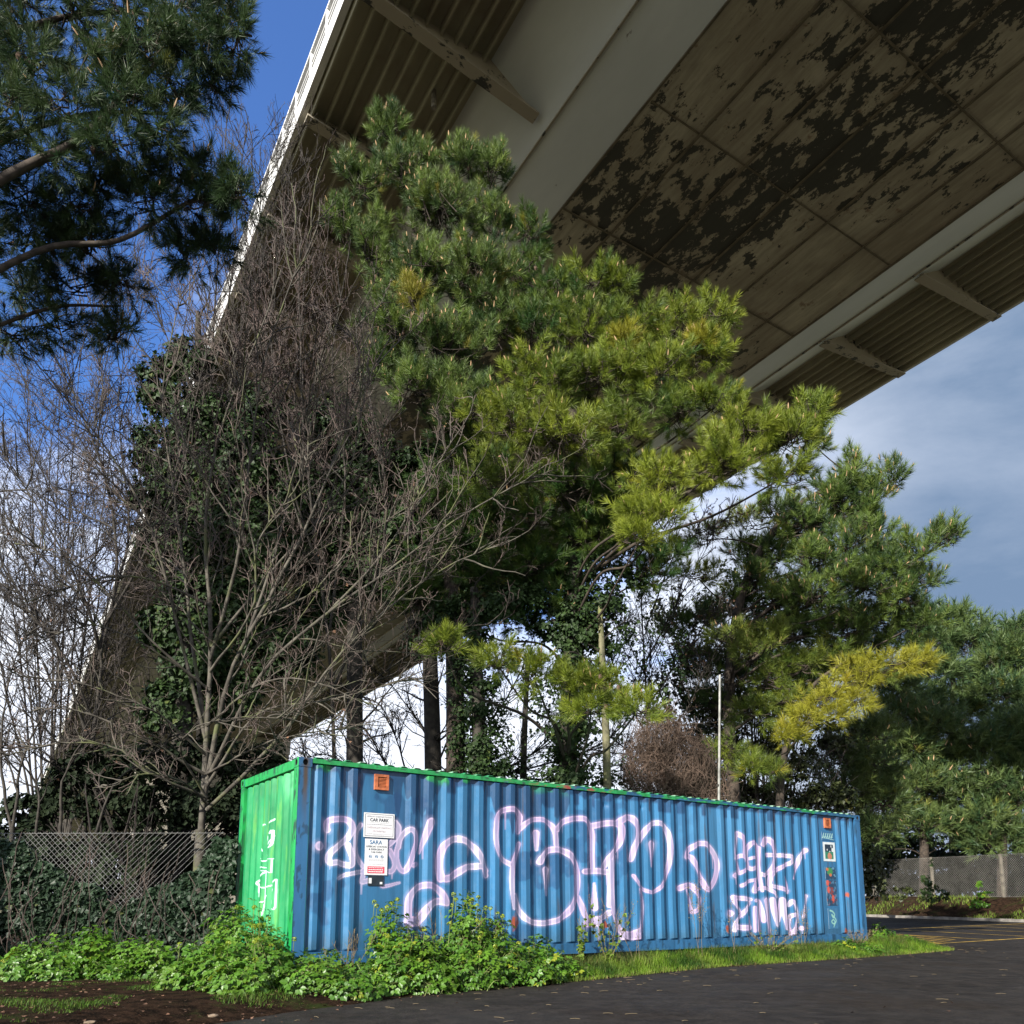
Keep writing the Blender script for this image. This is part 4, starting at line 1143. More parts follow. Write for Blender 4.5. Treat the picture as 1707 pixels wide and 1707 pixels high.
class Pine:
    def __init__(self, name, label, trunk, group=None, tuft=(84, 0.22, 0.175, 0.0088), needle='needle_blue', bark='bark_pine', seed=1,
                 dens=1.0, candles=0.2, yellow=0.05, cat='pine tree', limbs=True, up=0.5, boughlen=1.0, tmul=1.0):
        self.r = np.random.default_rng(seed)
        self.tr, self.rad = to_ground([at(*p[:3]) for p in trunk], [p[3] for p in trunk])
        b = self.tr[0].copy()
        self.base = b
        self.root = thing(name, label, cat, tuple(b), group)
        self.wood = Off(b); self.crown = Off(b)
        c = catmull(self.tr, 8); rr = np.interp(np.linspace(0, 1, len(c)), np.linspace(0, 1, len(self.rad)), self.rad)
        self.rad = self.rad
        self.tc = c; self.tcr = rr
        self.wood.tubes(c, rr[None], 10)
        self.tp = tuft; self.needle = needle; self.bark = bark
        self.temps = [tuft_template(*tuft, self.r) for _ in range(7)]
        self.dens, self.candles, self.yellow, self.limbs, self.up, self.bl, self.tmul = dens, candles, yellow, limbs, up, boughlen, tmul
        self.tufts = []
    def cluster(self, px, py, Y, rx, ry, yellow=None, dens=1.0, tone=None):
        r = self.r
        c = at(px, py, Y); sx = rx * Y / FPX; sz = ry * Y / FPX; sy = 0.5 * (sx + sz)
        rad = np.array([sx, sy, sz])
        # limb from the trunk
        if self.limbs:
            hd = np.hypot(self.tc[:, 0] - c[0], self.tc[:, 1] - c[1])
            want = c[2] - 0.35 * hd - 0.3 * sz
            j = int(np.argmin(np.abs(self.tc[:, 2] - want) + 0.1 * hd))
            p0 = self.tc[j]; d = c - p0; L = np.linalg.norm(d)
            q1 = p0 + d * 0.35 + np.array([0, 0, 0.05 * L]) + r.normal(0, 0.04 * L, 3)
            q2 = p0 + d * 0.7 + np.array([0, 0, -0.03 * L]) + r.normal(0, 0.03 * L, 3)
            pl = catmull([p0, q1, q2, c], 6)
            r0 = min(self.tcr[j] * 0.5, 0.014 + 0.007 * L)
            self.wood.tubes(pl, np.linspace(r0, 0.015, len(pl))[None], 6)
        area = sx * sz
        nb = int(np.clip(36 * self.dens * dens * (area / 0.6) ** 0.8 / self.bl, 10, 130))
        d = norm(r.normal(0, 1, (nb, 3)) + np.array([0, -0.15, 0.1 + 0.6 * max(self.up, 0)]))
        st = c + r.normal(0, 0.22, (nb, 3)) * rad
        en = c + d * rad * (0.62 + 0.56 * r.random((nb, 1)) ** 1.4)
        t = np.linspace(0, 1, 5)[None, :, None]
        lift = (t * (t - 0.25)) * np.array([0, 0, 1.0]) * 0.25 * rad.mean()
        P = st[:, None] + (en - st)[:, None] * t + lift
        self.wood.tubes(P, np.linspace(0.016, 0.006, 5)[None] * (0.7 + 0.4 * self.tp[2] / 0.17 * 0.5), 4)
        bd = norm(P[:, -1] - P[:, -3])
        blen = np.linalg.norm(en - st, axis=1).mean()
        m = int(np.clip(self.tmul * blen * 0.75 / (self.tp[1] * 0.36), 5, 16))
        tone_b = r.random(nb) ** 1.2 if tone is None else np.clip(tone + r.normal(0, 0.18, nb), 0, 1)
        yb = (yellow if yellow is not None else self.yellow)
        for i_ in range(m):
            tt_ = (0.30 + 0.70 * (i_ + r.random(nb)) / m) if i_ else np.ones(nb)
            k = np.clip((tt_ * 4).astype(int), 0, 3); f = tt_ * 4 - k
            pos = P[np.arange(nb), k] * (1 - f)[:, None] + P[np.arange(nb), np.minimum(k + 1, 4)] * f[:, None]
            side = r.normal(0, 1, (nb, 3)); side -= (side * bd).sum(1, keepdims=True) * bd; side = norm(side)
            if i_ == 0: side *= 0
            base = pos + side * (0.35 * self.tp[1] + 0.25 * self.tp[1] * r.random((nb, 1)))
            dirn = norm(bd * 0.75 + side * 0.75 + np.array([0, 0, self.up]) + r.normal(0, 0.18, (nb, 3)))
            if i_:
                tw = np.stack([pos, base], 1)
                self.wood.tubes(tw, np.array([0.007, 0.005])[None], 3)
            col = np.zeros((nb, 4)); col[:, 0] = np.clip(tone_b + r.normal(0, 0.14, nb), 0, 1)
            col[:, 1] = np.clip(yb + r.normal(0, 0.05, nb) + (r.random(nb) < 0.01) * 0.5, 0, 1); col[:, 3] = 1
            self.tufts.append((base, dirn, col))
    def finish(self):
        r = self.r
        B = np.concatenate([t[0] for t in self.tufts]); D = np.concatenate([t[1] for t in self.tufts]); C = np.concatenate([t[2] for t in self.tufts])
        R = frames(D, r.random(len(B)) * 6.28); sc_ = 0.58 + 0.66 * r.random(len(B))
        which = r.integers(0, len(self.temps), len(B))
        for k in range(len(self.temps)):
            s_ = np.where(which == k)[0]
            if len(s_) == 0: continue
            V = np.einsum('bij,vj->bvi', R[s_], self.temps[k]) * sc_[s_, None, None] + B[s_, None]
            nv = V.shape[1]
            F = np.arange(len(s_) * nv).reshape(-1, 3)
            self.crown.add(V.reshape(-1, 3), F, 0, np.repeat(C[s_], nv, axis=0))
        if self.candles > 0:
            s_ = np.where((r.random(len(B)) < self.candles) & (D[:, 2] > 0.1))[0]
            L = self.tp[1]
            p0 = B[s_] + D[s_] * L * 0.9; dd = norm(D[s_] + np.array([0, 0, 0.6])); h = (0.07 + 0.06 * r.random((len(s_), 1))) * L / 0.22
            P = np.stack([p0, p0 + dd * h * 0.5, p0 + dd * h], 1)
            self.crown.tubes(P, np.array([0.012, 0.012, 0.004])[None] * L / 0.22, 4, 1)
            s2 = np.where(r.random(len(B)) < 0.006)[0]
            if len(s2):
                p0 = B[s2]; P = np.stack([p0 + [0, 0, 0.03], p0 + [0, 0, 0], p0 - [0, 0, 0.05], p0 - [0, 0, 0.09]], 1)
                self.crown.tubes(P, np.array([0.01, 0.035, 0.035, 0.008])[None], 6, 2)
        self.crown.build('crown', [M[self.needle], M['candle'], M['cone']], self.root)
        self.wood.build('trunk', M[self.bark], self.root, smooth=True)
        return self.root

def resample(P, n):
    seg = np.r_[0, np.cumsum(np.linalg.norm(np.diff(P, axis=0), axis=1))]
    t = np.linspace(0, seg[-1], n)
    return np.stack([np.interp(t, seg, P[:, k]) for k in range(3)], 1)

def grow(P, r, per_m, frac, ang, npts=5, tmin=0.2, up=0.15, wig=0.12, minlen=0.12, maxn=14, lenmul=1.0, bias=None, plen=None):
    """children of a batch of branches P (B,n,3) -> (C,npts,3), parent fraction"""
    B, n, _ = P.shape
    L = np.linalg.norm(np.diff(P, axis=1), axis=2).sum(1)
    cnt = np.clip(np.round(L * per_m * (0.7 + 0.6 * r.random(B))).astype(int), 1, maxn)
    par = np.repeat(np.arange(B), cnt); C = len(par)
    t = tmin + (1 - tmin) * r.random(C) ** 0.9
    x = t * (n - 1); k = np.clip(x.astype(int), 0, n - 2); f = (x - k)[:, None]
    pos = P[par, k] * (1 - f) + P[par, k + 1] * f
    T = norm(P[par, k + 1] - P[par, k])
    pr = r.normal(0, 1, (C, 3)); pr -= (pr * T).sum(1, keepdims=True) * T; pr = norm(pr)
    a = np.radians(ang + r.normal(0, 12, C))[:, None]
    d = norm(T * np.cos(a) + pr * np.sin(a) + np.array([0, 0, up]) + (0 if bias is None else bias))
    ln = np.maximum(minlen, lenmul * L[par] * frac * (0.45 + 0.8 * r.random(C)) * (1.15 - 0.65 * t))
    out = [pos]
    cur = pos; dd = d
    for i_ in range(npts - 1):
        dd = norm(dd + r.normal(0, wig, (C, 3)) + np.array([0, 0, up * 0.25]))
        cur = cur + dd * (ln / (npts - 1))[:, None]
        out.append(cur)
    return np.stack(out, 1), t

class Bare:
    def __init__(self, name, label, base, limbs, seed, bark='bark_grey', twig='twig', group=None, lv=(3.2, 4.0, 5.0, 4.0), minr=0.0035, r0=0.11, cat='bare tree', up=0.14, wig=0.14, leaves=0):
        r = np.random.default_rng(seed)
        b = at(*base); top = b.copy(); b[2] = float(terr(b[0], b[1])) - 0.1
        root = thing(name, label, cat, tuple(b), group)
        wood = Off(b); tw = Off(b)
        rb = 0.62 * math.sqrt(sum(li[1] ** 2 for li in limbs)) * 0.75
        stump = resample(np.array([b, 0.5 * (b + top) + [0.03, 0.02, 0], top + [0, 0, 0.12]]), 8)
        wood.tubes(stump, np.linspace(rb * 1.35, rb * 0.8, 8)[None], 10)
        L0 = []
        for li in limbs:
            pts = np.array([at(*p) for p in li[0]])
            c = resample(catmull(pts, 8), 16)
            c[2:] += np.cumsum(r.normal(0, 0.012, (14, 3)), 0)
            wood.tubes(c, (0.54 * li[1] * np.linspace(1, 0.25, 16) ** 1.5 + 0.0035)[None] * (1 + 0.06 * r.normal(0, 1, (1, 16))), 7)
            L0.append(c)
        L0 = np.array(L0)
        L1, _ = grow(L0, r, lv[0], 0.30, 40, 7, 0.22, up, wig * 0.8, 0.4, 24)
        wood.tubes(L1, np.linspace(0.015, 0.0055, 7)[None] * (0.6 + 0.7 * r.random((len(L1), 1))), 4)
        L2, _ = grow(L1, r, lv[1], 0.42, 42, 6, 0.15, up, wig, 0.25, 10)
        tw.tubes(L2, np.linspace(max(0.006, minr), max(0.004, minr), 6)[None], 3)
        L3, _ = grow(L2, r, lv[2], 0.50, 40, 5, 0.15, up * 0.7, wig * 1.2, 0.16, 8)
        tw.tubes(L3, np.linspace(max(0.0045, minr), max(0.003, minr), 5)[None], 3)
        if lv[3] > 0:
            L4, _ = grow(L3, r, lv[3], 0.5, 38, 4, 0.2, up * 0.6, wig * 1.2, 0.10, 4)
            tw.tubes(L4, np.linspace(minr, minr * 0.7, 4)[None], 3)
        if leaves:
            k = r.integers(0, len(L3), leaves); p = L3[k, -1]
            leafs(tw, p, r.normal(0, 1, (leaves, 3)), 0.05, r, 1, droop=True)
        wood.build('trunk', M[bark], root, smooth=True)
        tw.build('crown', [M[twig], M['leaf_brown']], root)
        self.root = root

LEAF = np.array([[0, 0, 0], [-0.30, 0.32, 0.06], [-0.22, 0.70, 0.03], [0, 1.0, -0.08], [0.22, 0.70, 0.03], [0.30, 0.32, 0.06], [0, 0.5, -0.03]])
LEAF_F = np.array([[0, 6, 1], [1, 6, 2], [2, 6, 3], [3, 6, 4], [4, 6, 5], [5, 6, 0]])
IVY = np.array([[0, 0, 0], [-0.5, 0.30, 0.10], [0, 1.0, -0.06], [0.5, 0.30, 0.10]])
IVY_F = np.array([[0, 2, 1], [0, 3, 2]])
def leafs(mb, P, Nn, size, r, mat=0, col=None, droop=False, shape='ivy', axis=None):
    """leaf blades at P facing Nn"""
    n = len(P)
    T, F = (IVY, IVY_F) if shape == 'ivy' else (LEAF, LEAF_F)
    Nn = norm(Nn)
    ax = r.normal(0, 1, (n, 3)) if axis is None else axis + r.normal(0, 0.25, (n, 3))
    if droop: ax = ax + np.array([0, 0, -1.2])
    ax = ax - (ax * Nn).sum(1, keepdims=True) * Nn; ax = norm(ax)
    sx = np.cross(ax, Nn)
    s_ = (np.asarray(size) * (0.6 + 0.8 * r.random(n)))[:, None, None]
    V = (T[None, :, 0:1] * sx[:, None] + T[None, :, 1:2] * ax[:, None] + T[None, :, 2:3] * Nn[:, None]) * s_ + P[:, None]
    nv = len(T)
    FF = (F[None] + (np.arange(n) * nv)[:, None, None]).reshape(-1, 3)
    if col is None:
        col = np.zeros((n, 4)); col[:, 0] = r.random(n); col[:, 1] = np.clip(r.normal(0.02, 0.08, n), 0, 1); col[:, 3] = 1
    mb.add(V.reshape(-1, 3), FF, mat, np.repeat(col, nv, 0))

def ivy_mass(mb, clusters, r, size=0.065, per=420, mat=0):
    per = per * 4.0
    for (px, py, Y, rx, ry, *o) in clusters:
        c = at(px, py, Y); sx = rx * Y / FPX; sz = ry * Y / FPX; sy = o[0] if o else 0.6 * min(sx, sz)
        n = int(per * (o[1] if len(o) > 1 else 1.0) * sx * sz * 4 / (size / 0.065) ** 2)
        # knots of leaves rather than an even shell
        nk = max(4, n // 26)
        kd = norm(r.normal(0, 1, (nk, 3))); kr = 0.35 + 0.7 * r.random((nk, 1)) ** 0.6
        kp = kd * kr
        w = r.integers(0, nk, n)
        pos = c + (kp[w] + r.normal(0, 0.13, (n, 3))) * np.array([sx, sy, sz])
        nn = kd[w] * 0.9 + np.array([0, -0.25, 0.35]) + r.normal(0, 0.45, (n, 3))
        col = np.zeros((n, 4)); col[:, 0] = np.clip(r.random(nk)[w] * 0.7 + 0.3 * r.random(n), 0, 1); col[:, 1] = (r.random(n) < 0.015) * 0.5; col[:, 3] = 1
        leafs(mb, pos, nn, size, r, mat, col, droop=True)

def ivy_tree(name, label, trunk, clusters, seed, size=0.065, per=420, group=None, bark='bark_dark', cat='ivy-clad tree'):
    r = np.random.default_rng(seed)
    pts, tr_ = to_ground([at(*p[:3]) for p in trunk], [p[3] for p in trunk]); b = pts[0].copy()
    root = thing(name, label, cat, tuple(b), group)
    w = Off(b); c = catmull(pts, 8); rr = np.interp(np.linspace(0, 1, len(c)), np.linspace(0, 1, len(tr_)), tr_)
    w.tubes(c, rr[None], 9)
    # a few side limbs so the trunk is not a bare post
    L1, _ = grow(resample(c, 12)[None], r, 1.4, 0.16, 55, 6, 0.3, 0.2, 0.2, 0.5, 18)
    w.tubes(L1, np.linspace(0.03, 0.008, 6)[None], 4)
    L2, _ = grow(L1, r, 3.0, 0.4, 45, 5, 0.2, 0.1, 0.2, 0.25, 6)
    w.tubes(L2, np.linspace(0.009, 0.005, 5)[None], 3)
    w.build('trunk', M[bark], root, smooth=True)
    if clusters:
        iv = Off(b); ivy_mass(iv, clusters, r, size, per)
        iv.build('ivy', M['ivy'], root)
    return root

# ------------------------------------------------------------------ the big pines behind the container
p = Pine('pine_tree', 'tall blue-green pine with upright tan shoots, its top in front of the bridge web', [(760, 1330, 17.2, 0.22), (755, 1000, 17.2, 0.19), (735, 650, 17.0, 0.13), (690, 380, 16.6, 0.07), (648, 215, 16.4, 0.02)],
         'pines behind the container', seed=11, needle='needle_blue', candles=0.30, yellow=0.04, up=1.0)
for c in ((645,228,16.4,36,42),(600,320,16.2,50,46),(668,300,16.3,50,50),(705,285,16.5,30,38),(772,285,16.6,44,44),(818,300,16.7,38,46),(575,375,16.3,34,48),(735,370,16.2,80,60),(822,385,16.8,40,60),(625,430,16.3,58,56),(700,470,16.0,80,60),
          (785,480,16.2,80,66),(660,560,16.0,66,60),(740,590,15.9,84,60),(830,560,16.4,70,60),(690,660,15.8,60,48),(640,625,16.4,40,40),(770,690,15.8,80,50)):
    p.cluster(*c)
for c in ((690,500,15.6,20,34,0.65),): p.cluster(*c[:5], yellow=c[5], dens=0.8)
p.finish()
p = Pine('pine_tree', 'broad yellow-green pine with long needles leaning right over the container', [(948, 1330, 17.4, 0.20), (950, 1050, 17.3, 0.17), (960, 800, 17.0, 0.13), (945, 600, 16.8, 0.10), (900, 430, 16.9, 0.03)],
         'pines behind the container', seed=12, needle='needle_yellow', candles=0.12, yellow=0.06, up=0.45)
for c in ((882,400,17.0,36,40,0.0,0.1),(875,470,16.9,56,44,0.0,0.2),(930,500,16.7,40,48,0.0,0.25),(985,480,16.4,50,40,0.03,0.4),(1030,480,16.4,32,34,0.03,0.45),(900,560,16.4,70,50,0.0,0.15),(980,560,16.0,66,50,0.04,0.5),(1060,560,16.0,60,44,0.04,0.5),
          (1130,560,15.8,56,44,0.08,0.6),(1190,530,15.8,40,34,0.08,0.7),(1180,600,15.7,44,46,0.08,0.7),(1090,630,15.5,80,50,0.08,0.6),(1000,640,15.5,80,50,0.05,0.5),(910,650,15.5,84,56,0.04,0.45),(850,720,15.4,76,52,0.10,0.6),(940,740,15.3,84,54,0.12,0.65),
          (820,800,15.5,70,40,0.08,0.4),(1040,720,15.4,60,44,0.06,0.4),(1130,690,15.5,60,40,0.03,0.2),(1190,680,15.4,50,30,0.05,0.5),(1250,730,15.1,66,44,0.09,0.8),(1310,740,15.1,54,46,0.08,0.75),(1355,700,15.2,24,40,0.02,0.5),(1200,780,14.9,74,40,0.10,0.85),
          (1110,810,14.8,60,36,0.10,0.8),(1065,850,14.7,42,30,0.10,0.8),(1100,880,14.6,42,30,0.10,0.8),(1065,905,14.6,32,20,0.10,0.8),(1300,800,15.3,56,36,0.05,0.5),(960,830,16.0,80,44,0.02,0.05),(1040,790,16.2,60,40,0.0,0.05),(880,880,16.4,70,50,0.0,0.05)):
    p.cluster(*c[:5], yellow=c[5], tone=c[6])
for c in ((740,1080,14.6,30,18),(830,1110,14.5,40,20),(890,1130,14.4,46,24),(950,1150,14.3,44,28),(1010,1150,14.2,36,24),(985,1190,14.2,40,20),(1060,1190,14.1,36,18)):
    p.cluster(*c, yellow=0.08, tone=0.65)
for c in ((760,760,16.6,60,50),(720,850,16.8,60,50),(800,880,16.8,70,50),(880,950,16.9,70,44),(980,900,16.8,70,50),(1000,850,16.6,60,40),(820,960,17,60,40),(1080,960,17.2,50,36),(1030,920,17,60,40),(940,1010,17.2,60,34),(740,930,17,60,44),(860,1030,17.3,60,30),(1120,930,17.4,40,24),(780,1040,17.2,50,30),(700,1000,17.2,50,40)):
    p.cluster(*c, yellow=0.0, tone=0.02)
p.cluster(1165, 575, 15.4, 18, 16, yellow=0.6, dens=0.7)
p.cluster(1040, 575, 15.6, 20, 16, yellow=0.55, dens=0.7)
p.finish()
p = Pine('pine_tree', 'darker open pine with sky showing through, its bough tips reaching right past the bridge edge', [(1225, 1350, 20.5, 0.16), (1215, 1150, 20.4, 0.14), (1240, 980, 20.2, 0.11), (1310, 860, 19.8, 0.07), (1420, 790, 19.6, 0.03)],
         'pines behind the container', seed=13, needle='needle_blue', tuft=(66, 0.25, 0.19, 0.0105), candles=0.12, yellow=0.03, up=0.7)
for c in ((1420,790,19.6,26,30),(1490,800,19.5,26,24),(1455,830,19.5,40,24),(1400,850,19.6,50,34),(1340,880,19.8,50,30),(1360,745,19.5,22,24),(1465,890,19.5,38,22),(1420,920,19.4,60,34),(1345,940,19.4,50,30),(1480,955,19.3,56,26),(1525,925,19.2,40,28),(1575,905,19.2,36,26),
          (1440,985,19.4,70,28),(1360,1000,19.6,70,30),(1540,975,19.4,36,22),(1290,930,20.2,44,26),(1470,1040,20.0,60,28),(1390,1050,20.0,66,28),(1310,1060,20.2,60,30),(1500,1080,20.3,44,24),(1230,1020,20.8,50,26),(1260,970,20.0,50,24),(1300,1010,20.0,50,26),(1240,1080,20.5,50,26),(1300,1110,20.6,60,26),(1380,1110,20.6,60,24),(1450,1090,20.4,50,24),(1200,1120,21,44,26),(1340,900,20.4,60,30),(1290,860,20.3,40,26),(1390,830,19.7,44,30),(1440,870,19.6,44,28),(1380,960,19.6,60,30),(1190,1180,21,50,30),(1260,1130,20.8,60,30),(1340,1150,20.8,60,30),(1410,1060,19.9,60,28),(1500,1010,19.5,50,26),(1530,1040,19.8,40,24),(1460,1130,20.6,50,26),(1240,930,20.8,44,22),(1180,1040,21,40,22),(1160,1110,21.2,40,26),(1130,1050,21,34,20)):
    p.cluster(*c, dens=1.15)
for c in ((1165,965,19.0,40,14),(1250,880,20.4,40,20),(1180,900,20.6,40,16)): p.cluster(*c, yellow=0.25, dens=0.5)
for c in ((1215,1065,18.6,40,16),(1255,1090,18.4,36,20),(1285,1062,18.3,22,14)): p.cluster(*c, yellow=0.22, tone=0.9)
p.finish()
p = Pine('pine_tree', 'young yellow pine with bright drooping boughs right of the thin white pole', [(1300, 1360, 18.8, 0.10), (1310, 1250, 18.6, 0.08), (1350, 1150, 18.4, 0.05), (1420, 1095, 18.2, 0.02)],
         'pines behind the container', seed=14, needle='needle_yellow', tuft=(56, 0.22, 0.19, 0.009), candles=0.0, yellow=0.5, up=0.15)
for c in ((1525,1105,17.6,26,10),(1490,1112,17.6,34,14),(1440,1125,17.7,40,18),(1400,1150,17.6,44,18),(1370,1175,17.6,44,16),(1425,1175,17.6,24,12),(1345,1210,17.5,44,16),(1385,1195,17.5,30,12),(1310,1230,17.5,34,12)):
    p.cluster(*c, yellow=0.55, tone=0.9)
for c in ((1390,1100,18.6,40,16),(1330,1115,18.6,44,18),(1280,1140,18.8,44,22),(1260,1190,18.8,44,22),(1255,1285,18.2,34,14),(1215,1250,18.6,36,20),(1280,1290,18.2,24,10),(1310,1170,18.6,40,20)):
    p.cluster(*c, yellow=0.12, tone=0.3)
p.finish()

# ------------------------------------------------------------------ overhanging pine, top left
p = Pine('pine_tree', 'dark pine overhanging the top left corner with drooping needle sprays', [(-640, 1400, 8.6, 0.30), (-640, 600, 8.6, 0.27), (-600, 200, 8.6, 0.22), (-520, -200, 8.6, 0.12)], seed=15,
         needle='needle_dark', tuft=(74, 0.22, 0.17, 0.0075), candles=0.12, yellow=0.02, up=-0.15, limbs=False)
for li, r0 in (([(-620,700,8.6),(-300,480,8.8),(0,300,9.0),(120,240,9.1),(200,170,9.2),(290,80,9.3),(390,20,9.4)],0.085), ([(-620,650,8.6),(-200,330,8.9),(0,235,9.2),(150,190,9.4),(300,190,9.5)],0.07),
               ([(-620,760,8.6),(-200,560,9.2),(60,420,9.6),(200,400,9.8),(330,330,10),(410,320,10)],0.06), ([(-600,500,8.6),(-300,200,8.8),(0,60,9),(200,20,9.2),(420,60,9.4)],0.06), ([(-620,900,8.6),(-200,640,10),(60,520,10.6),(200,510,10.8)],0.05)):
    q_ = catmull(np.array([at(*z) for z in li]), 6)
    p.wood.tubes(q_, np.linspace(r0, 0.015, len(q_))[None], 7)
for c in ((40,20,9.0,60,40),(120,30,9.1,60,44),(210,25,9.2,60,40),(300,20,9.2,60,40),(380,25,9.3,44,34),(395,75,9.4,30,36),(330,90,9.3,54,40),(250,100,9.2,60,44),(160,110,9.1,60,44),(60,110,9.0,60,40),(20,190,9.0,40,36),(110,190,9.1,54,34),(200,180,9.2,60,40),(285,165,9.4,50,34),
          (350,140,9.5,30,24),(265,225,9.4,46,24),(190,250,9.3,50,34),(90,265,9.2,50,30),(235,290,9.9,40,26),(300,300,10,40,26),(350,305,10,44,30),(400,335,10,24,24),(330,345,10,44,20),(170,310,9.8,46,34),(250,350,9.9,40,22),(120,350,9.8,50,34),(40,340,9.6,40,34),(60,410,10.2,60,34),(150,410,10.2,60,34),
          (-110,180,9,60,50),(-200,330,8.9,60,50),(-210,100,8.9,70,50),(-340,460,8.8,60,50),(-180,560,9.3,60,50),(-430,300,8.7,60,60),(-320,610,9.0,60,50),(-500,520,8.7,50,50),(-450,100,8.7,70,60),(-560,-60,8.6,80,80),(-300,-60,8.8,90,70),(-40,80,9,60,80),(-40,250,9,50,80),(-60,420,9.8,70,70)):
    p.cluster(*c, dens=1.7)
for c in ((40,480,10.8,50,30),(130,480,10.8,56,34),(200,470,10.8,40,24),(90,545,11,60,26),(20,560,11,40,26),(310,420,10.5,24,30),(355,420,10.5,16,24),(190,560,11,30,24)): p.cluster(*c, dens=0.55)
p.finish()

# ------------------------------------------------------------------ bare trees
b = Bare('bare_tree', 'spreading leafless tree with pale twigs fanning over the green container end', (335, 1395, 13.4), [
  ([(335,1395,13.4),(345,1230,13.4),(352,1050,13.3),(345,880,13.2),(370,720,13.1),(430,570,13.0),(475,450,12.9)],0.10),
  ([(340,1330,13.4),(380,1140,13.2),(430,1030,13.0),(500,900,12.8),(560,760,12.7),(615,630,12.6),(650,560,12.5)],0.085),
  ([(410,1070,13.1),(470,880,13.3),(500,720,13.5),(560,540,13.6)],0.05),
  ([(345,1300,13.4),(440,1120,12.6),(540,1030,12.2),(640,960,12.0),(760,870,11.8),(905,792,11.6)],0.07),
  ([(540,1030,12.2),(640,915,12.2),(705,815,12.3),(785,690,12.4)],0.04),
  ([(345,1240,13.4),(290,1020,13.2),(245,860,13.0),(150,710,12.9),(30,570,12.8)],0.06),
  ([(342,1220,13.4),(312,980,13.6),(290,820,13.8),(268,660,13.9),(300,480,14.0)],0.06),
  ([(345,1350,13.3),(470,1230,12.6),(560,1100,12.2),(700,975,12.0),(850,905,11.9)],0.06),
  ([(340,1290,13.3),(250,1240,12.7),(150,1200,12.4),(50,1190,12.2)],0.05),
  ([(345,1310,13.3),(430,1190,12.7),(560,1165,12.4),(720,1120,12.3)],0.045),
  ([(350,1100,13.3),(400,920,12.9),(420,760,12.7),(440,600,12.6),(500,430,12.5),(530,350,12.4)],0.055),
  ([(345,1330,13.3),(300,1250,12.6),(330,1210,12.0),(420,1195,11.7),(480,1200,11.6)],0.035),
  ([(352,1080,13.3),(450,950,13.6),(560,820,13.8),(600,680,13.9),(590,520,13.9)],0.05),
  ([(350,1150,13.3),(250,1080,12.8),(150,1040,12.5),(60,1060,12.3)],0.04),
  ([(430,1030,13.0),(520,990,12.4),(600,900,12.2),(690,850,12.0)],0.035),
  ([(345,1260,13.4),(250,1180,12.6),(140,1135,12.2),(20,1120,12.0)],0.04),
  ([(345,1210,13.3),(430,1145,12.5),(520,1140,12.2),(620,1185,12.0)],0.04),
  ([(345,1330,13.3),(260,1290,12.6),(200,1245,12.3),(100,1240,12.1),(10,1265,12)],0.04),
  ([(350,1010,13.3),(260,965,12.8),(160,960,12.5),(50,1000,12.3)],0.04),
  ([(345,1290,13.3),(430,1245,12.4),(500,1225,12.1),(590,1215,11.9)],0.035),
  ([(345,1340,13.3),(300,1300,12.4),(240,1290,12.0),(180,1310,11.9)],0.03),
  ([(350,1120,13.3),(420,1010,12.5),(430,900,12.2),(500,800,12.1),(520,700,12.1)],0.04),
  ([(348,1150,13.3),(280,1090,12.7),(200,1000,12.4),(120,930,12.2),(40,900,12.1)],0.04),
  ], 31, 'bark_grey', 'twig', 'bare trees on the left', lv=(5.2, 4.6, 5.0, 3.0), minr=0.0034, leaves=160, wig=0.2)
b = Bare('bare_tree', 'dark leafless multi-stemmed tree against the bright sky at the far left', (140, 1395, 15.5), [
  ([(140,1395,15.5),(155,1200,15.5),(165,1090,15.4),(120,950,15.2),(60,850,15.0),(-20,720,14.8)],0.085),
  ([(165,1100,15.4),(195,950,15.5),(180,800,15.6),(125,640,15.6),(95,500,15.6)],0.065),
  ([(165,1080,15.4),(215,900,15.7),(200,760,15.9),(190,640,16)],0.055),
  ([(150,1240,15.5),(90,1070,15.2),(0,960,15.0),(-60,900,14.9)],0.06),
  ([(155,1200,15.5),(110,1100,15.0),(40,1000,14.7),(-40,840,14.5)],0.05),
  ([(170,1050,15.4),(245,920,15.6),(300,800,15.8),(330,650,15.9),(350,480,16)],0.05),
  ([(140,1300,15.5),(60,1200,15),(-20,1150,14.8)],0.045),
  ([(165,1090,15.4),(140,1000,15.1),(40,900,14.9),(-30,800,14.7)],0.045),
  ([(140,1340,15.5),(90,1260,15.0),(30,1240,14.8),(-40,1280,14.6)],0.04)], 32, 'bark_dark', 'twig_dark', 'bare trees on the left', lv=(6.5, 5.0, 5.2, 3.0), minr=0.0038, leaves=40)
b = Bare('bare_tree', 'tall leafless tree whose top twigs stand against the blue sky left of the bridge', (330, 1380, 19.5), [
  ([(330,1380,19.5),(335,1000,19.5),(350,650,19.4),(362,420,19.3),(375,190,19.2)],0.12),
  ([(335,900,19.5),(390,600,19.4),(425,400,19.3),(455,230,19.2)],0.07),
  ([(340,800,19.5),(440,560,19.6),(470,400,19.7),(490,260,19.8)],0.06),
  ([(335,850,19.5),(300,650,19.4),(250,500,19.3),(215,420,19.2)],0.06),
  ([(350,650,19.4),(385,480,19.2),(400,330,19.1),(415,215,19.0)],0.05)], 33, 'bark_dark', 'twig_dark', 'bare trees on the left', lv=(3.4, 3.4, 4.2, 2.2), minr=0.005, up=0.3)
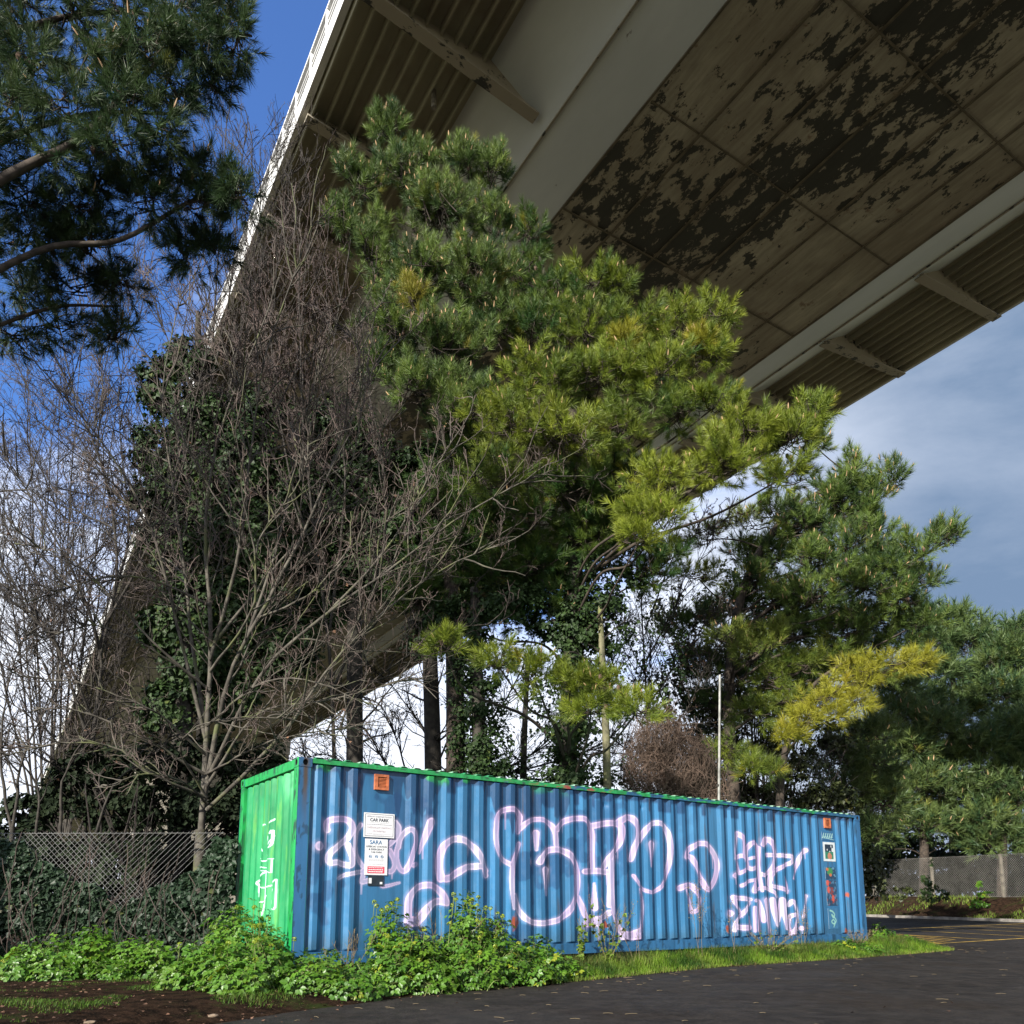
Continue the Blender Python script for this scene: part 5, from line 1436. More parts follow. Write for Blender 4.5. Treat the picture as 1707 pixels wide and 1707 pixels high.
b = Bare('bare_tree', 'reddish fine-twigged leafless tree between the pale bare tree and the tall pine', (560, 1360, 16.2), [
  ([(560,1360,16.2),(550,1100,16.2),(520,850,16.1),(500,600,16.0),(515,400,15.9)],0.08),
  ([(550,1050,16.2),(580,800,16.0),(560,600,15.9),(590,430,15.8)],0.06),
  ([(550,1000,16.2),(480,780,16.0),(450,560,15.9),(460,400,15.8)],0.055),
  ([(555,1150,16.2),(640,950,15.9),(640,780,15.7),(610,640,15.6)],0.05),
  ([(555,1200,16.2),(660,1100,15.7),(760,1040,15.4),(850,1030,15.2)],0.04)], 34, 'bark_dark', 'twig_red', 'bare trees on the left', lv=(3.6, 4.0, 4.8, 2.0), minr=0.0042, up=0.25)
b = Bare('bare_tree', 'low leafless tree seen through the gap under the bridge above the container roof', (690, 1350, 20.0), [
  ([(690,1350,20),(640,1270,20),(600,1210,20),(540,1240,20)],0.07), ([(690,1340,20),(720,1250,20),(660,1150,20),(600,1100,20)],0.06), ([(690,1330,20),(600,1290,20),(530,1260,20),(470,1290,20)],0.05),
  ([(700,1330,20),(820,1200,20.5),(880,1100,20.5),(900,1000,20.5)],0.07), ([(700,1340,20),(860,1270,20),(960,1200,20),(1060,1180,20)],0.06), ([(710,1320,20),(1000,1240,20.5),(1080,1120,20.5),(1130,1000,20.5)],0.06), ([(700,1330,20),(760,1200,20),(770,1080,20),(740,980,20)],0.06), ([(700,1340,20),(640,1300,20),(560,1290,19.5),(500,1250,19.3)],0.05), ([(700,1335,20),(900,1250,20),(1010,1130,20),(1040,1020,20)],0.06), ([(700,1335,20),(850,1300,19.5),(1000,1290,19.3),(1120,1240,19.2)],0.05), ([(690,1330,20),(640,1180,20.3),(560,1160,20.4)],0.05)], 35, 'bark_dark', 'twig_dark', lv=(7.0, 5.4, 5.2, 2.6), minr=0.005, leaves=300)
b = Bare('bare_tree', 'thin leafless tree with dead brown tufts among the pines right of centre', (1085, 1340, 19.5), [
  ([(1085,1340,19.5),(1078,1150,19.5),(1072,980,19.4),(1090,850,19.3)],0.07), ([(1078,1100,19.5),(1130,1000,19.3),(1180,900,19.2)],0.04), ([(1078,1180,19.5),(1140,1090,19.3),(1200,1010,19.2)],0.04), ([(1080,1230,19.5),(1030,1130,19.3),(1000,1040,19.2)],0.035), ([(1082,1270,19.5),(1150,1180,19.2),(1190,1090,19.1),(1230,1040,19)],0.035), ([(1075,1050,19.5),(1130,920,19.3),(1220,860,19.2)],0.035), ([(1082,1280,19.5),(1010,1220,19.3),(930,1180,19.2)],0.03), ([(1078,1130,19.5),(1020,1020,19.4),(960,960,19.3)],0.03)],
  36, 'bark_dark', 'twig_dark', lv=(7.0, 5.5, 5.4, 2.6), minr=0.005, leaves=900)
# dark wild growth filling the left edge above the fence
b = Bare('bare_tree', 'tangled leafless thicket tree rising above the ivy hedge at the left edge', (20, 1390, 14.2), [
  ([(20,1390,14.2),(40,1260,14.2),(90,1160,14.2),(120,1080,14.2)],0.05), ([(20,1390,14.2),(0,1250,14.2),(20,1120,14.2),(60,1030,14.2)],0.05), ([(100,1390,14.3),(110,1290,14.3),(160,1220,14.3),(230,1180,14.3)],0.05), ([(60,1390,14.3),(60,1300,14.3),(-20,1200,14.3)],0.04),
  ([(160,1390,14.3),(190,1300,14.3),(260,1240,14.3),(300,1200,14.3)],0.04)], 37, 'bark_dark', 'twig_dark', 'bare trees on the left', lv=(5.0, 5.0, 5.4, 3.0), minr=0.0045, leaves=60)

b = Bare('bare_tree', 'dense dark leafless thicket rising behind the left fence to half the bridge height', (80, 1395, 17.5), [
  ([(80 + 0.2 * dx, 1395, 17.5), (80 + dx * 0.5, 1395 - 0.45 * hh, 17.5 + 0.1 * q_), (80 + dx, 1395 - hh, 17.5 + 0.25 * q_)], 0.05)
  for q_, (dx, hh) in enumerate([(-150, 300), (-110, 420), (-60, 520), (-20, 380), (30, 600), (70, 460), (110, 320), (150, 420), (-90, 640), (20, 760), (90, 820), (170, 700), (-40, 880), (230, 300), (140, 900), (60, 960)])],
  38, 'bark_dark', 'twig_dark', 'bare trees on the left', lv=(5.5, 4.6, 4.8, 2.4), minr=0.0048, up=0.2, wig=0.18, leaves=120)

# ------------------------------------------------------------------ ivy-clad trunks
ivy_tree('ivy_clad_tree', 'dark ivy-smothered tree behind the pale bare tree on the left', [(300,1380,16.4,0.22),(310,1000,16.4,0.18),(330,700,16.4,0.12),(330,520,16.4,0.05)],
  [(270,640,16.4,44,50),(310,600,16.4,46,44),(330,700,16.4,70,60),(255,745,16.4,44,50),(310,800,16.4,80,60),(400,760,16.4,70,70),(360,880,16.4,80,70),(290,900,16.4,60,50),(430,900,16.4,70,70),(350,1000,16.4,80,60),(330,1110,16.4,60,60),(420,1010,16.4,60,60),(240,830,16.2,24,30),(470,1080,16.6,70,60),(380,1160,16.6,60,50),(280,1180,16.4,50,50),(280,1040,16.4,50,50),(450,820,16.6,60,60),(440,680,16.6,50,50)], 41, 0.10, 800, 'ivy-clad trees')
ivy_tree('ivy_clad_tree', 'dark ivy-smothered tree under the left side of the tall blue-green pine', [(590,1360,17.6,0.2),(590,1000,17.6,0.16),(580,740,17.6,0.1)],
  [(560,720,17.6,70,66),(620,780,17.6,70,60),(500,800,17.6,60,60),(560,850,17.6,80,60),(650,880,17.6,66,60),(500,920,17.6,60,50),(600,950,17.6,80,50),(680,970,17.6,60,50),(740,880,17.8,60,50),(760,960,17.6,70,50),(700,780,17.6,60,50),(540,1010,17.6,60,40)], 42, 0.10, 800, 'ivy-clad trees')
ivy_tree('ivy_clad_tree', 'thick dark trunk with thin ivy left of the hanging ivy column', [(722,1345,18.2,0.2),(720,1200,18.2,0.19),(716,1060,18.2,0.17),(720,940,18.2,0.13)], [(715,1060,18.2,40,40),(740,1010,18.2,50,30)], 43, 0.08, 420, 'ivy-clad trees')
ivy_tree('ivy_clad_tree', 'column of hanging ivy round a trunk just right of the thick dark trunk', [(800,1345,16.5,0.16),(796,1150,16.5,0.13),(790,980,16.5,0.09)],
  [(800,1300,16.5,60,40),(805,1240,16.5,56,44),(795,1180,16.5,48,44),(790,1120,16.5,44,40),(785,1060,16.5,46,36),(800,1010,16.5,60,30),(850,1000,16.5,60,34),(740,1030,16.5,40,30)], 44, 0.075, 420, 'ivy-clad trees')
ivy_tree('ivy_clad_tree', 'broad ivy-covered trunk in the middle with leaves speckling the white sky', [(945,1345,17.0,0.19),(948,1150,17.0,0.17),(955,980,17.0,0.14),(950,850,17,0.09)],
  [(950,1290,17,40,44,0.5,1.7),(950,1210,17,40,44,0.5,1.7),(955,1130,17,42,46,0.5,1.6),(958,1050,17,42,46,0.5,1.6),(960,1050,17,60,40),(930,1000,17,70,34),(1000,1000,17,50,34),(980,950,17,70,34),(900,950,17.4,70,34),(1020,1060,17,36,30),(1000,900,17.2,60,30),(1050,960,17.2,40,24),(905,1040,17,30,26),(960,1180,17.6,100,120,1.2,0.10),(1010,1060,17.8,90,70,1.0,0.16),(880,1120,17.6,70,110,1.0,0.10),(1090,1120,18.4,60,100,1.0,0.10),(960,1300,17.2,110,50,0.8,0.25),(860,1300,17.4,60,44,0.6,0.3)], 45, 0.08, 330, 'ivy-clad trees')
def bare_trunk(name, label, pts, mat, k=10):
    P, tr_ = to_ground([at(*q[:3]) for q in pts], [q[3] for q in pts]); b = P[0].copy()
    root = thing(name, label, 'tree', tuple(b), 'bare trunks among the pines')
    w = Off(b); c = catmull(P, 8); rr = np.interp(np.linspace(0, 1, len(c)), np.linspace(0, 1, len(tr_)), tr_)
    w.tubes(c, rr[None], k)
    w.build('trunk', M[mat], root, smooth=True)
    r = np.random.default_rng(len(label))
    w = Off(b)
    L1, _ = grow(resample(c, 12)[None], r, 1.6, 0.18, 65, 6, 0.35, 0.05, 0.2, 0.4, 12)
    w.tubes(L1, np.linspace(0.02, 0.006, 6)[None], 4)
    L2, _ = grow(L1, r, 3.0, 0.4, 45, 5, 0.2, 0.05, 0.2, 0.25, 6); w.tubes(L2, np.linspace(0.008, 0.005, 5)[None], 3)
    w.build('crown', M['twig_dark'], root)
bare_trunk('tree', 'straight mossy olive tree trunk rising from behind the container roof', [(1013,1345,16.8,0.088),(1010,1220,16.8,0.082),(1004,1100,16.8,0.072),(1000,1000,16.8,0.05)], 'bark_moss')
bare_trunk('tree', 'slim dark tree trunk left of the mossy trunk', [(872,1345,17.6,0.085),(874,1230,17.6,0.07),(880,1100,17.6,0.05)], 'bark_dark')

# ------------------------------------------------------------------ background evergreens on the right
def far_pine(label, trunk, cl, seed, Yt, needle='needle_far', yellow=0.03, group='distant pines on the right', dens=1.0, candles=0.0, up=0.5):
    s_ = Yt / 17.0
    p = Pine('pine_tree', label, trunk, group, tuft=(30, 0.22 * s_, 0.155 * s_, 0.016 * s_), needle=needle, seed=seed, candles=candles, yellow=yellow, up=up, boughlen=1.0)
    p.dens = dens
    for c in cl: p.cluster(*c[:5], yellow=(c[5] if len(c) > 5 else None), dens=(1.3 if Yt < 50 else 0.75) * (17.0 / Yt) ** 0.55)
    return p.finish()
far_pine('tall dark pine with a rounded tufted top against the grey sky at right', [(1590,1515,60,0.3),(1588,1250,60,0.26),(1590,1060,60,0.1)],
  [(1590,1040,60,30,22),(1630,1050,60,26,18),(1560,1075,60,34,20),(1610,1085,60,44,24),(1650,1095,60,26,18),(1540,1040,60,20,26),(1570,1130,60,50,24),(1630,1140,60,40,24),(1590,1190,60,60,30),(1540,1180,60,36,30)], 51, 60, 'needle_far')
far_pine('dark pine cut by the right edge of the photo', [(1695,1515,58,0.3),(1695,1250,58,0.25),(1700,1070,58,0.1)],
  [(1700,1060,58,30,22),(1680,1090,58,30,20),(1660,1110,58,28,18),(1710,1120,58,44,26),(1665,1160,58,44,26),(1720,1180,58,40,30),(1690,1220,58,50,30),(1740,1080,58,40,50)], 52, 58, 'needle_far')
far_pine('broad mid-green pine with pale bud tips above the far fence', [(1540,1510,42,0.25),(1540,1350,42,0.2),(1530,1220,42,0.1)],
  [(1500,1200,42,44,24,0.1),(1560,1220,42,50,26),(1460,1240,42,44,26,0.1),(1520,1260,42,60,30),(1590,1270,42,44,28),(1450,1290,42,44,28),(1530,1320,42,70,34),(1600,1330,42,44,30),(1470,1350,42,50,30),(1540,1385,42,60,26),(1610,1390,42,44,24),(1450,1400,42,36,20),(1490,1150,42,40,20)], 53, 42, 'needle_far', 0.08, candles=0.07)
far_pine('bushy green pine at the right edge with low boughs hanging over the far fence', [(1670,1510,41,0.25),(1672,1350,41,0.2),(1680,1220,41,0.1)],
  [(1680,1230,41,40,28),(1640,1250,41,36,26),(1700,1280,41,44,30),(1650,1310,41,44,30),(1700,1340,41,44,30),(1640,1370,41,44,26),(1695,1395,41,44,24),(1650,1410,41,36,18),(1720,1230,41,30,40)], 54, 41, 'needle_far', 0.05, candles=0.04)
far_pine('small dense green pine close behind the far end of the container', [(1392,1450,24,0.14),(1400,1330,24,0.1),(1420,1240,24,0.05)],
  [(1440,1230,24,50,24),(1400,1270,24,50,28),(1460,1280,24,44,26),(1420,1320,24,60,28),(1470,1340,24,40,26),(1380,1350,24,50,22),(1460,1390,24,36,26)], 55, 24, 'needle_far', 0.10)

def shrub(name, label, clusters, seed, mat='ivy', size=0.09, per=170, cat='shrub', group=None, twigs=True):
    r = np.random.default_rng(seed)
    px, py, Y = clusters[0][:3]
    b = at(px, py, Y); b[2] = float(terr(b[0], b[1])) if abs(b[0]) < 60 else 0
    root = thing(name, label, cat, tuple(b), group)
    m = Off(b); ivy_mass(m, clusters, r, size, per); m.build('foliage', M[mat], root)
    if twigs:
        w = Off(b)
        L = []
        for (px, py, Y, rx, ry, *o) in clusters:
            for _ in range(5):
                c = at(px + r.normal(0, rx * 0.4), py + r.normal(0, ry * 0.4), Y)
                q = b + r.normal(0, 0.25, 3) * [1, 0.4, 0]
                L.append(resample(catmull([q, q * 0.5 + c * 0.5 + r.normal(0, 0.15, 3), c], 6), 8))
        L = np.array(L)
        w.tubes(L, np.linspace(0.03, 0.008, 8)[None], 4)
        L2, _ = grow(L, r, 2.0, 0.3, 45, 5, 0.3, 0.1, 0.2, 0.3, 8); w.tubes(L2, np.linspace(0.009, 0.005, 5)[None], 3)
        w.build('stems', M['twig_dark'], root)
    return root
M['shrub_olive'] = leafmat('shrub_olive', (0.020, 0.028, 0.010), (0.055, 0.070, 0.020), (0.16, 0.14, 0.03))
shrub('shrub', 'dark olive undergrowth bush behind the white pole and container roof', [(1260,1330,21.5,60,30),(1180,1230,21.5,44,50),(1250,1240,21.5,60,40),(1320,1260,21.5,60,40),(1200,1300,21.5,60,36),(1330,1320,21.5,60,30),(1160,1170,21.8,36,30),(1220,1160,21.8,50,40),(1290,1180,21.8,50,40),(1390,1330,21.5,50,30),(1390,1230,22,44,30),(1120,1160,21.8,44,60,0.7,0.45),(1160,1080,21.8,50,56,0.7,0.40),(1210,1010,21.8,50,50,0.7,0.40),(1110,1010,21.8,44,50,0.7,0.35),(1250,950,21.8,50,40,0.7,0.35),(1300,1040,21.8,60,50,0.8,0.6),(1150,1290,21.5,60,40,0.8,0.8),(1350,1110,21.8,60,50,0.8,0.6)], 61, 'shrub_olive', 0.10, 300)
shrub('shrub', 'black-green evergreen bush in deep shade behind the chain-link fence at left', [(210,1400,15.4,60,40),(110,1440,15.2,60,50),(200,1450,15.2,60,50),(290,1440,15.2,60,50),(370,1430,15.4,50,60),(30,1430,15.2,60,60),(-40,1400,15.2,60,60),(120,1310,15.4,50,44),(190,1330,15.4,70,50),(260,1330,15.4,60,46),(330,1340,14.8,60,44),(390,1330,15,44,50),(60,1350,15.4,50,40),(430,1280,15.4,50,44),(250,1270,15,60,34),(160,1270,15,50,34),(350,1260,15.4,60,40)], 62, 'leaf_shaded', 0.10, 520)
shrub('shrub', 'low shrubs on the far bank left of the concrete fence post', [(1500,1490,38,30,16),(1540,1490,38,30,14),(1470,1480,37,24,24)], 63, 'shrub_olive', 0.16, 90, twigs=False)
shrub('shrub', 'dark ivy clump climbing the far chain-link fence', [(1552,1455,37.5,14,30),(1548,1480,37,20,18),(1560,1490,37,22,10)], 64, 'ivy', 0.13, 110, twigs=False)
shrub('shrub', 'bright green leafy clump beside the concrete fence post on the far bank', [(1645,1497,36.5,22,12),(1640,1475,37,10,14),(1625,1505,36,20,8)], 65, 'herb', 0.13, 120, twigs=False)

shrub('undergrowth_bush', 'dark undergrowth filling the space behind the far chain-link fence', [(1450,1400,49,50,50),(1520,1420,48,60,44),(1600,1430,46,60,44),(1680,1440,45,60,44),(1740,1440,45,60,60),(1440,1455,50,40,40),(1480,1455,49.5,40,34),(1530,1462,48,44,30),(1590,1465,47,44,28),(1650,1470,46,44,26),(1480,1470,49,50,24),(1560,1475,47,60,22),(1640,1480,46,60,22),(1710,1485,45,60,22)], 66, 'leaf_shaded', 0.24, 340, twigs=False)
shrub('undergrowth_bush', 'dark evergreen mass behind the container end, between its corner and the far fence', [(1400,1400,27,50,50),(1450,1420,27,40,60),(1420,1470,27,50,40),(1360,1390,27,50,40)], 67, 'shrub_olive', 0.14, 260, twigs=False)
# brown bramble heap over the container roof
r = np.random.default_rng(71)
c = at(1118, 1320, 17.2); b = c.copy(); b[2] = 0.1
b = np.array([c[0], c[1], 0.1])
root = thing('bramble_thicket', 'domed heap of leafless brown bramble stems behind the container roof', 'brambles', tuple(b))
w = Off(b)
n = 3200
d0 = norm(r.normal(0, 1, (n, 3)) * [1, 1, 0.9] + [0, 0, 0.3])
lob = np.array([(1100, 1225, 38, 42), (1078, 1285, 40, 60), (1140, 1275, 44, 60), (1170, 1320, 40, 50), (1110, 1370, 70, 80), (1120, 1450, 75, 90)], float)
wk = r.choice(6, n, p=[0.16, 0.2, 0.22, 0.16, 0.16, 0.10])
cc = np.array([at(l_[0], l_[1], 17.2 + 0.25 * (k_ % 2)) for k_, l_ in enumerate(lob)])[wk]
rad = np.stack([lob[wk, 2], 0.9 * lob[wk, 2], lob[wk, 3]], 1) * 17.2 / FPX * (0.75 + 0.45 * r.random((n, 1)))
c = cc
top = c + d0 * rad * (0.7 + 0.35 * r.random((n, 1)))
P0 = top + r.normal(0, 0.15, (n, 3)); out = [P0]; dd = norm(np.cross(d0, r.normal(0, 1, (n, 3))) + [0, 0, -0.5])
cur = P0
for i_ in range(9):
    dd = norm(dd + r.normal(0, 0.22, (n, 3)) + [0, 0, -0.12]); cur = cur + dd * 0.12
    v_ = (cur - c) / rad; l_ = np.linalg.norm(v_, axis=1, keepdims=True); cur = np.where(l_ > 1.05, c + v_ / l_ * 1.05 * rad, cur)
    out.append(cur)
P = np.stack(out, 1); w.tubes(P, np.linspace(0.0055, 0.0032, 10)[None], 3)
P2, _ = grow(P[:700], r, 2, 0.75, 60, 7, 0.2, 0.12, 0.3, 0.3, 3); P2[:, :, 2] -= 0.25 * np.linspace(0, 1, 7)[None] ** 2 * np.linalg.norm(P2[:, -1] - P2[:, 0], axis=1)[:, None]; w.tubes(P2, np.linspace(0.0045, 0.003, 7)[None], 3)
w.build('stems', M['bramble'], root)

# thin white pole behind the container
P = [at(1200, 1125, 15.6), at(1198, 1345, 15.6)]
x_, y_ = P[1][0], P[1][1]
root = thing('pole', 'thin weathered white pole standing behind the container roof', 'pole', (x_, y_, 0.1))
s = MB(); hh = P[0][2] - 0.1
s.tubes(np.array([[0, 0, 0], [0, 0, hh * 0.5], [P[0][0] - x_, 0, hh]]), [0.028, 0.026, 0.022], 10, cap=True)
s.build('shaft', M['pole_white'], root, smooth=True)
for z in (1.9, 2.3, 2.75, 3.2, 3.7, 4.2):
    s = MB(); s.tubes(np.array([[0, 0, z], [0, 0, z + 0.04]]), [0.031, 0.031], 10, cap=True); s.build('band', M['timber'], root)

# ------------------------------------------------------------------ fences
M['galv_old'] = plain('galv_old', (0.17, 0.165, 0.15), 0.7, 0.2, 0.3, 2)
def chain_fence(name, label, P, h, pitch, wire, posts, mat='galv'):
    """P: (n,3) base line"""
    P = np.asarray(P, float)
    root = thing(name, label, 'fence', tuple(P[0]))
    L = np.r_[0, np.cumsum(np.linalg.norm(np.diff(P[:, :2], axis=0), axis=1))]
    def pt(s_, z):
        return np.stack([np.interp(s_, L, P[:, 0]), np.interp(s_, L, P[:, 1]), np.interp(s_, L, P[:, 2]) + z], -1) - P[0]
    mb = MB()
    off = np.arange(-h, L[-1], pitch)
    z = np.linspace(0, h, 8)
    for sgn in (1, -1):
        s0 = off[:, None] + (z[None] if sgn > 0 else (h - z)[None])
        ok = (s0.min(1) > 0) & (s0.max(1) < L[-1])
        Q = pt(s0[ok], np.broadcast_to(z, s0[ok].shape))
        Q[..., 1] += 0.004 * sgn
        mb.tubes(Q, wire, 6)
    for zz in (0.03, h - 0.02):
        ss = np.linspace(0, L[-1], 60); mb.tubes(pt(ss, np.full(60, zz)), wire * 1.3, 4)
    mb.build('chain_link', M[mat], root)
    for s_ in posts:
        q = pt(np.array([s_]), np.array([0.0]))[0]
        m = MB(); m.box((q[0] - 0.06, q[1] + 0.03, q[2] - 0.1), (q[0] + 0.06, q[1] + 0.15, q[2] + h + 0.02)); m.build('post', M['concrete_old'], root)
    return root
fl = np.array([[-14, 12.6, 0.1], [-9, 12.3, 0.1], [-4.3, 12.15, 0.1]])
chain_fence('chain_link_fence', 'silver chain-link fence half buried in ivy left of the container', fl, 2.02, 0.085, 0.0030, (0.6, 3.2))
kd = np.array([-0.365, 0.931])
fb = []
for t in np.linspace(-14, 26, 12):
    q = KP + KN * 3.3 + kd * t
    fb.append([q[0], q[1], float(terr(q[0], q[1])) - 0.02])
chain_fence('chain_link_fence', 'grey chain-link fence with concrete posts along the far bank at right', np.array(fb), 1.95, 0.11, 0.0048, (6, 13.5, 17.2, 21, 24.8, 28.6), 'galv_old')

# ivy over the left fence
r = np.random.default_rng(81)
n = 52000
hx = r.uniform(-13, -4.05, n)
topz = 1.55 + 0.32 * np.sin(hx * 1.1 + 1.2) + 0.25 * (fbm(hx * 1.3, hx * 0, 7) - 0.5)
pxs = XP + FPX * hx / 12.1   # keep the bare V-shaped patch of mesh open
topz = np.where(hx > -4.9, 1.75 + 0.15 * r.random(n), topz)
gap = np.clip(1 - np.abs(hx + 5.75) / 1.35, 0, 1)
strip = smooth01(-7.35, -7.0, hx) * smooth01(-4.35, -4.65, hx)
topz = np.where(hx < -7.1, 1.8 + 0.2 * (fbm(hx * 2, hx * 0, 9) - 0.3), topz)
topz = topz * (1 - strip) + strip * (1.46 - 0.62 * gap + 0.34 * (fbm(hx * 3.1, hx * 0 + 2, 19) - 0.5) + 0.12 * r.random(n))
z = topz * (1 - r.random(n) ** 1.3) + 0.02
bul = 0.16 + 0.26 * fbm(hx * 1.6, z * 1.6, 17) * smooth01(0, 0.35, topz - z)
y = np.interp(hx, fl[:, 0], fl[:, 1]) - bul * (0.55 + 0.55 * r.random(n))
kn = fbm(hx * 7, z * 7, 23)
keep = (kn > 0.36)
P = np.stack([hx, y, z + 0.1], 1)[keep]
root = thing('ivy_hedge', 'dark glossy ivy smothering the lower part of the left chain-link fence', 'ivy', (-8.5, 12.1, 0.1))
m = Off((-8.5, 12.1, 0.1))
nn = np.array([0, -0.8, 0.35]) + r.normal(0, 0.55, (len(P), 3))
col = np.zeros((len(P), 4)); col[:, 0] = np.clip(kn[keep] * 1.4 - 0.3 + 0.4 * (r.random(len(P)) - 0.5), 0, 1); col[:, 1] = (r.random(len(P)) < 0.01) * 0.6; col[:, 3] = 1
leafs(m, P, nn, 0.075, r, 0, col, droop=True)
m.build('foliage', M['ivy_hedge'], root)
w = Off((-8.5, 12.1, 0.1))
q0 = np.stack([r.uniform(-12.5, -4.2, 110), np.full(110, 12.0), np.full(110, 0.1)], 1)
q1 = q0 + np.stack([r.normal(0, 0.4, 110), r.normal(-0.1, 0.1, 110), r.uniform(0.9, 1.9, 110)], 1)
t = np.linspace(0, 1, 10)[None, :, None]
Q = q0[:, None] * (1 - t) + q1[:, None] * t + np.cumsum(r.normal(0, 0.03, (110, 10, 3)), 1) + np.array([0, -0.25, 0]) * np.sin(t * np.pi)
w.tubes(Q, 0.006, 4)
w.build('stems', M['twig'], root)

# ------------------------------------------------------------------ leafy herbs in front
def compound(r, leaflets=9, size=0.07):
    """one divided leaf lying in the xy plane, stalk along +y: three groups of three leaflets"""
    V = []; F = []; n = 0
    k = size
    for gx, gy, ga in ((0, 1.9, 0), (-1.0, 1.1, 58), (1.0, 1.1, -58)):
        for la in (0, 52, -52):
            a = math.radians(ga + la + r.normal(0, 8)); sz = k * (1.0 if la == 0 else 0.82) * (0.9 + 0.25 * r.random())
            c, s_ = math.cos(a), math.sin(a)
            off_ = 0.18 * k
            T = LEAF * sz; T = T * [1.25, 1, 1]
            X = T[:, 0] * c - (T[:, 1] + off_) * s_; Y = T[:, 0] * s_ + (T[:, 1] + off_) * c
            tilt = r.normal(0, 0.22)
            Z = T[:, 2] + tilt * T[:, 1] - 0.10 * (np.hypot(X + gx * k, Y + gy * k) / (k * 2)) ** 2 * k
            V.append(np.stack([X + gx * k * 0.9, Y + gy * k, Z], 1)); F.append(LEAF_F + n); n += len(LEAF)
    V = np.vstack(V); V[:, 1] -= k * 1.4
    return V, np.vstack(F)
rc = np.random.default_rng(90)
COMP = [compound(rc) for _ in range(6)]
def herb(name, label, mounds, seed, size=1.0, per=1.0, group='leafy plants along the container', flowers=0, dark=0.0, cat='plant'):
    """mounds: (x, y, rx, ry, h) domes of divided leaves on the ground"""
    r = np.random.default_rng(seed)
    b = np.array([mounds[0][0], mounds[0][1], 0.05])
    root = thing(name, label, cat, tuple(b), group)
    lf = Off(b); st = Off(b)
    flw = []
    for (x, y, rx, ry, h) in mounds:
        n = int(per * 95 * (rx * ry * 3.1 + (rx + ry) * h * 2.2) / size ** 2) + 8
        d = norm(r.normal(0, 1, (n, 3)) * [1, 1, 0.9] + [0, -0.25, 0.45]); d[:, 2] = np.abs(d[:, 2])
        k = (1.0 - 0.5 * r.random((n, 1)) ** 1.8)
        lump = 0.82 + 0.36 * vnoise(d[:, 0] * 3.1 + x * 3, d[:, 2] * 3.1 + d[:, 1] * 2.3, seed)[:, None]
        P = np.array([x, y, 0.06]) + d * np.array([rx, ry, h]) * k * lump
        P[:, 2] = np.maximum(P[:, 2], 0.04 + 0.05 * r.random(n))
        nn = norm(d * [0.9, 0.9, 0.5] + [0, -0.1, 0.75] + r.normal(0, 0.28, (n, 3)))
        ax = norm(d * [1, 1, 0.0] + r.normal(0, 0.4, (n, 3)))
        ax = norm(ax - (ax * nn).sum(1, keepdims=True) * nn); sx = np.cross(ax, nn)
        w = r.integers(0, len(COMP), n); sc_ = size * (0.55 + 0.65 * r.random(n))
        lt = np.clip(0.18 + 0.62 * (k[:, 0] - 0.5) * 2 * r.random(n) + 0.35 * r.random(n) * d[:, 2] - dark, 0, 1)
        for q in range(len(COMP)):
            s_ = np.where(w == q)[0]
            if not len(s_): continue
            T, F = COMP[q]
            V = (T[None, :, 0:1] * sx[s_, None] + T[None, :, 1:2] * ax[s_, None] + T[None, :, 2:3] * nn[s_, None]) * sc_[s_, None, None] + P[s_, None]
            col = np.zeros((len(s_), 4)); col[:, 0] = lt[s_]; col[:, 1] = np.clip(r.normal(0.02, 0.05, len(s_)) + (r.random(len(s_)) < 0.02) * 0.5, 0, 1); col[:, 3] = 1
            lf.add(V.reshape(-1, 3), (F[None] + (np.arange(len(s_)) * len(T))[:, None, None]).reshape(-1, 3), 0, np.repeat(col, len(T), 0))
        m = min(n, 140)
        root_p = np.array([x, y, 0.0]) + r.normal(0, 0.35, (m, 3)) * [rx, ry, 0]
        t = np.linspace(0, 1, 6)[None, :, None]
        Q = root_p[:, None] * (1 - t) + P[:m, None] * t + np.array([0, 0, 0.12]) * np.sin(t * np.pi) * h
        st.tubes(Q, np.linspace(0.006, 0.0025, 6)[None], 4)
        for _ in range(int(flowers * h * 10)):
            a = r.random() * 6.28; rr = 0.75 * math.sqrt(r.random())
            flw.append((x + rx * rr * math.cos(a), y + ry * rr * math.sin(a), 0.06 + h * (0.85 + 0.28 * r.random())))
    if flw:
        for f in flw:
            fb_ = Off(b)
            f = np.array(f); m = 42
            d = norm(r.normal(0, 1, (m, 3)) + [0, 0, 0.6])
            col = np.zeros((m, 4)); col[:, 0] = 1; col[:, 1] = np.clip(r.normal(0.45, 0.15, m), 0, 1); col[:, 3] = 1
            leafs(fb_, f + d * 0.028, d, 0.020, r, 0, col)
            st.tubes(np.array([f - [0.02, 0, 0.3], f - [0.005, 0, 0.12], f]), [0.005, 0.004, 0.003], 4)
            fb_.build('flower_head', M['herb'], root)
    lf.build('foliage', M['herb'], root); st.build('stems', M['stem'], root)
    return root
def cwg(u, w): q = CN + CA * u + CB * w; return q[0], q[1]
def md(u, w, rx, ry, h): x, y = cwg(u, w); return (x, y, rx, ry, h)
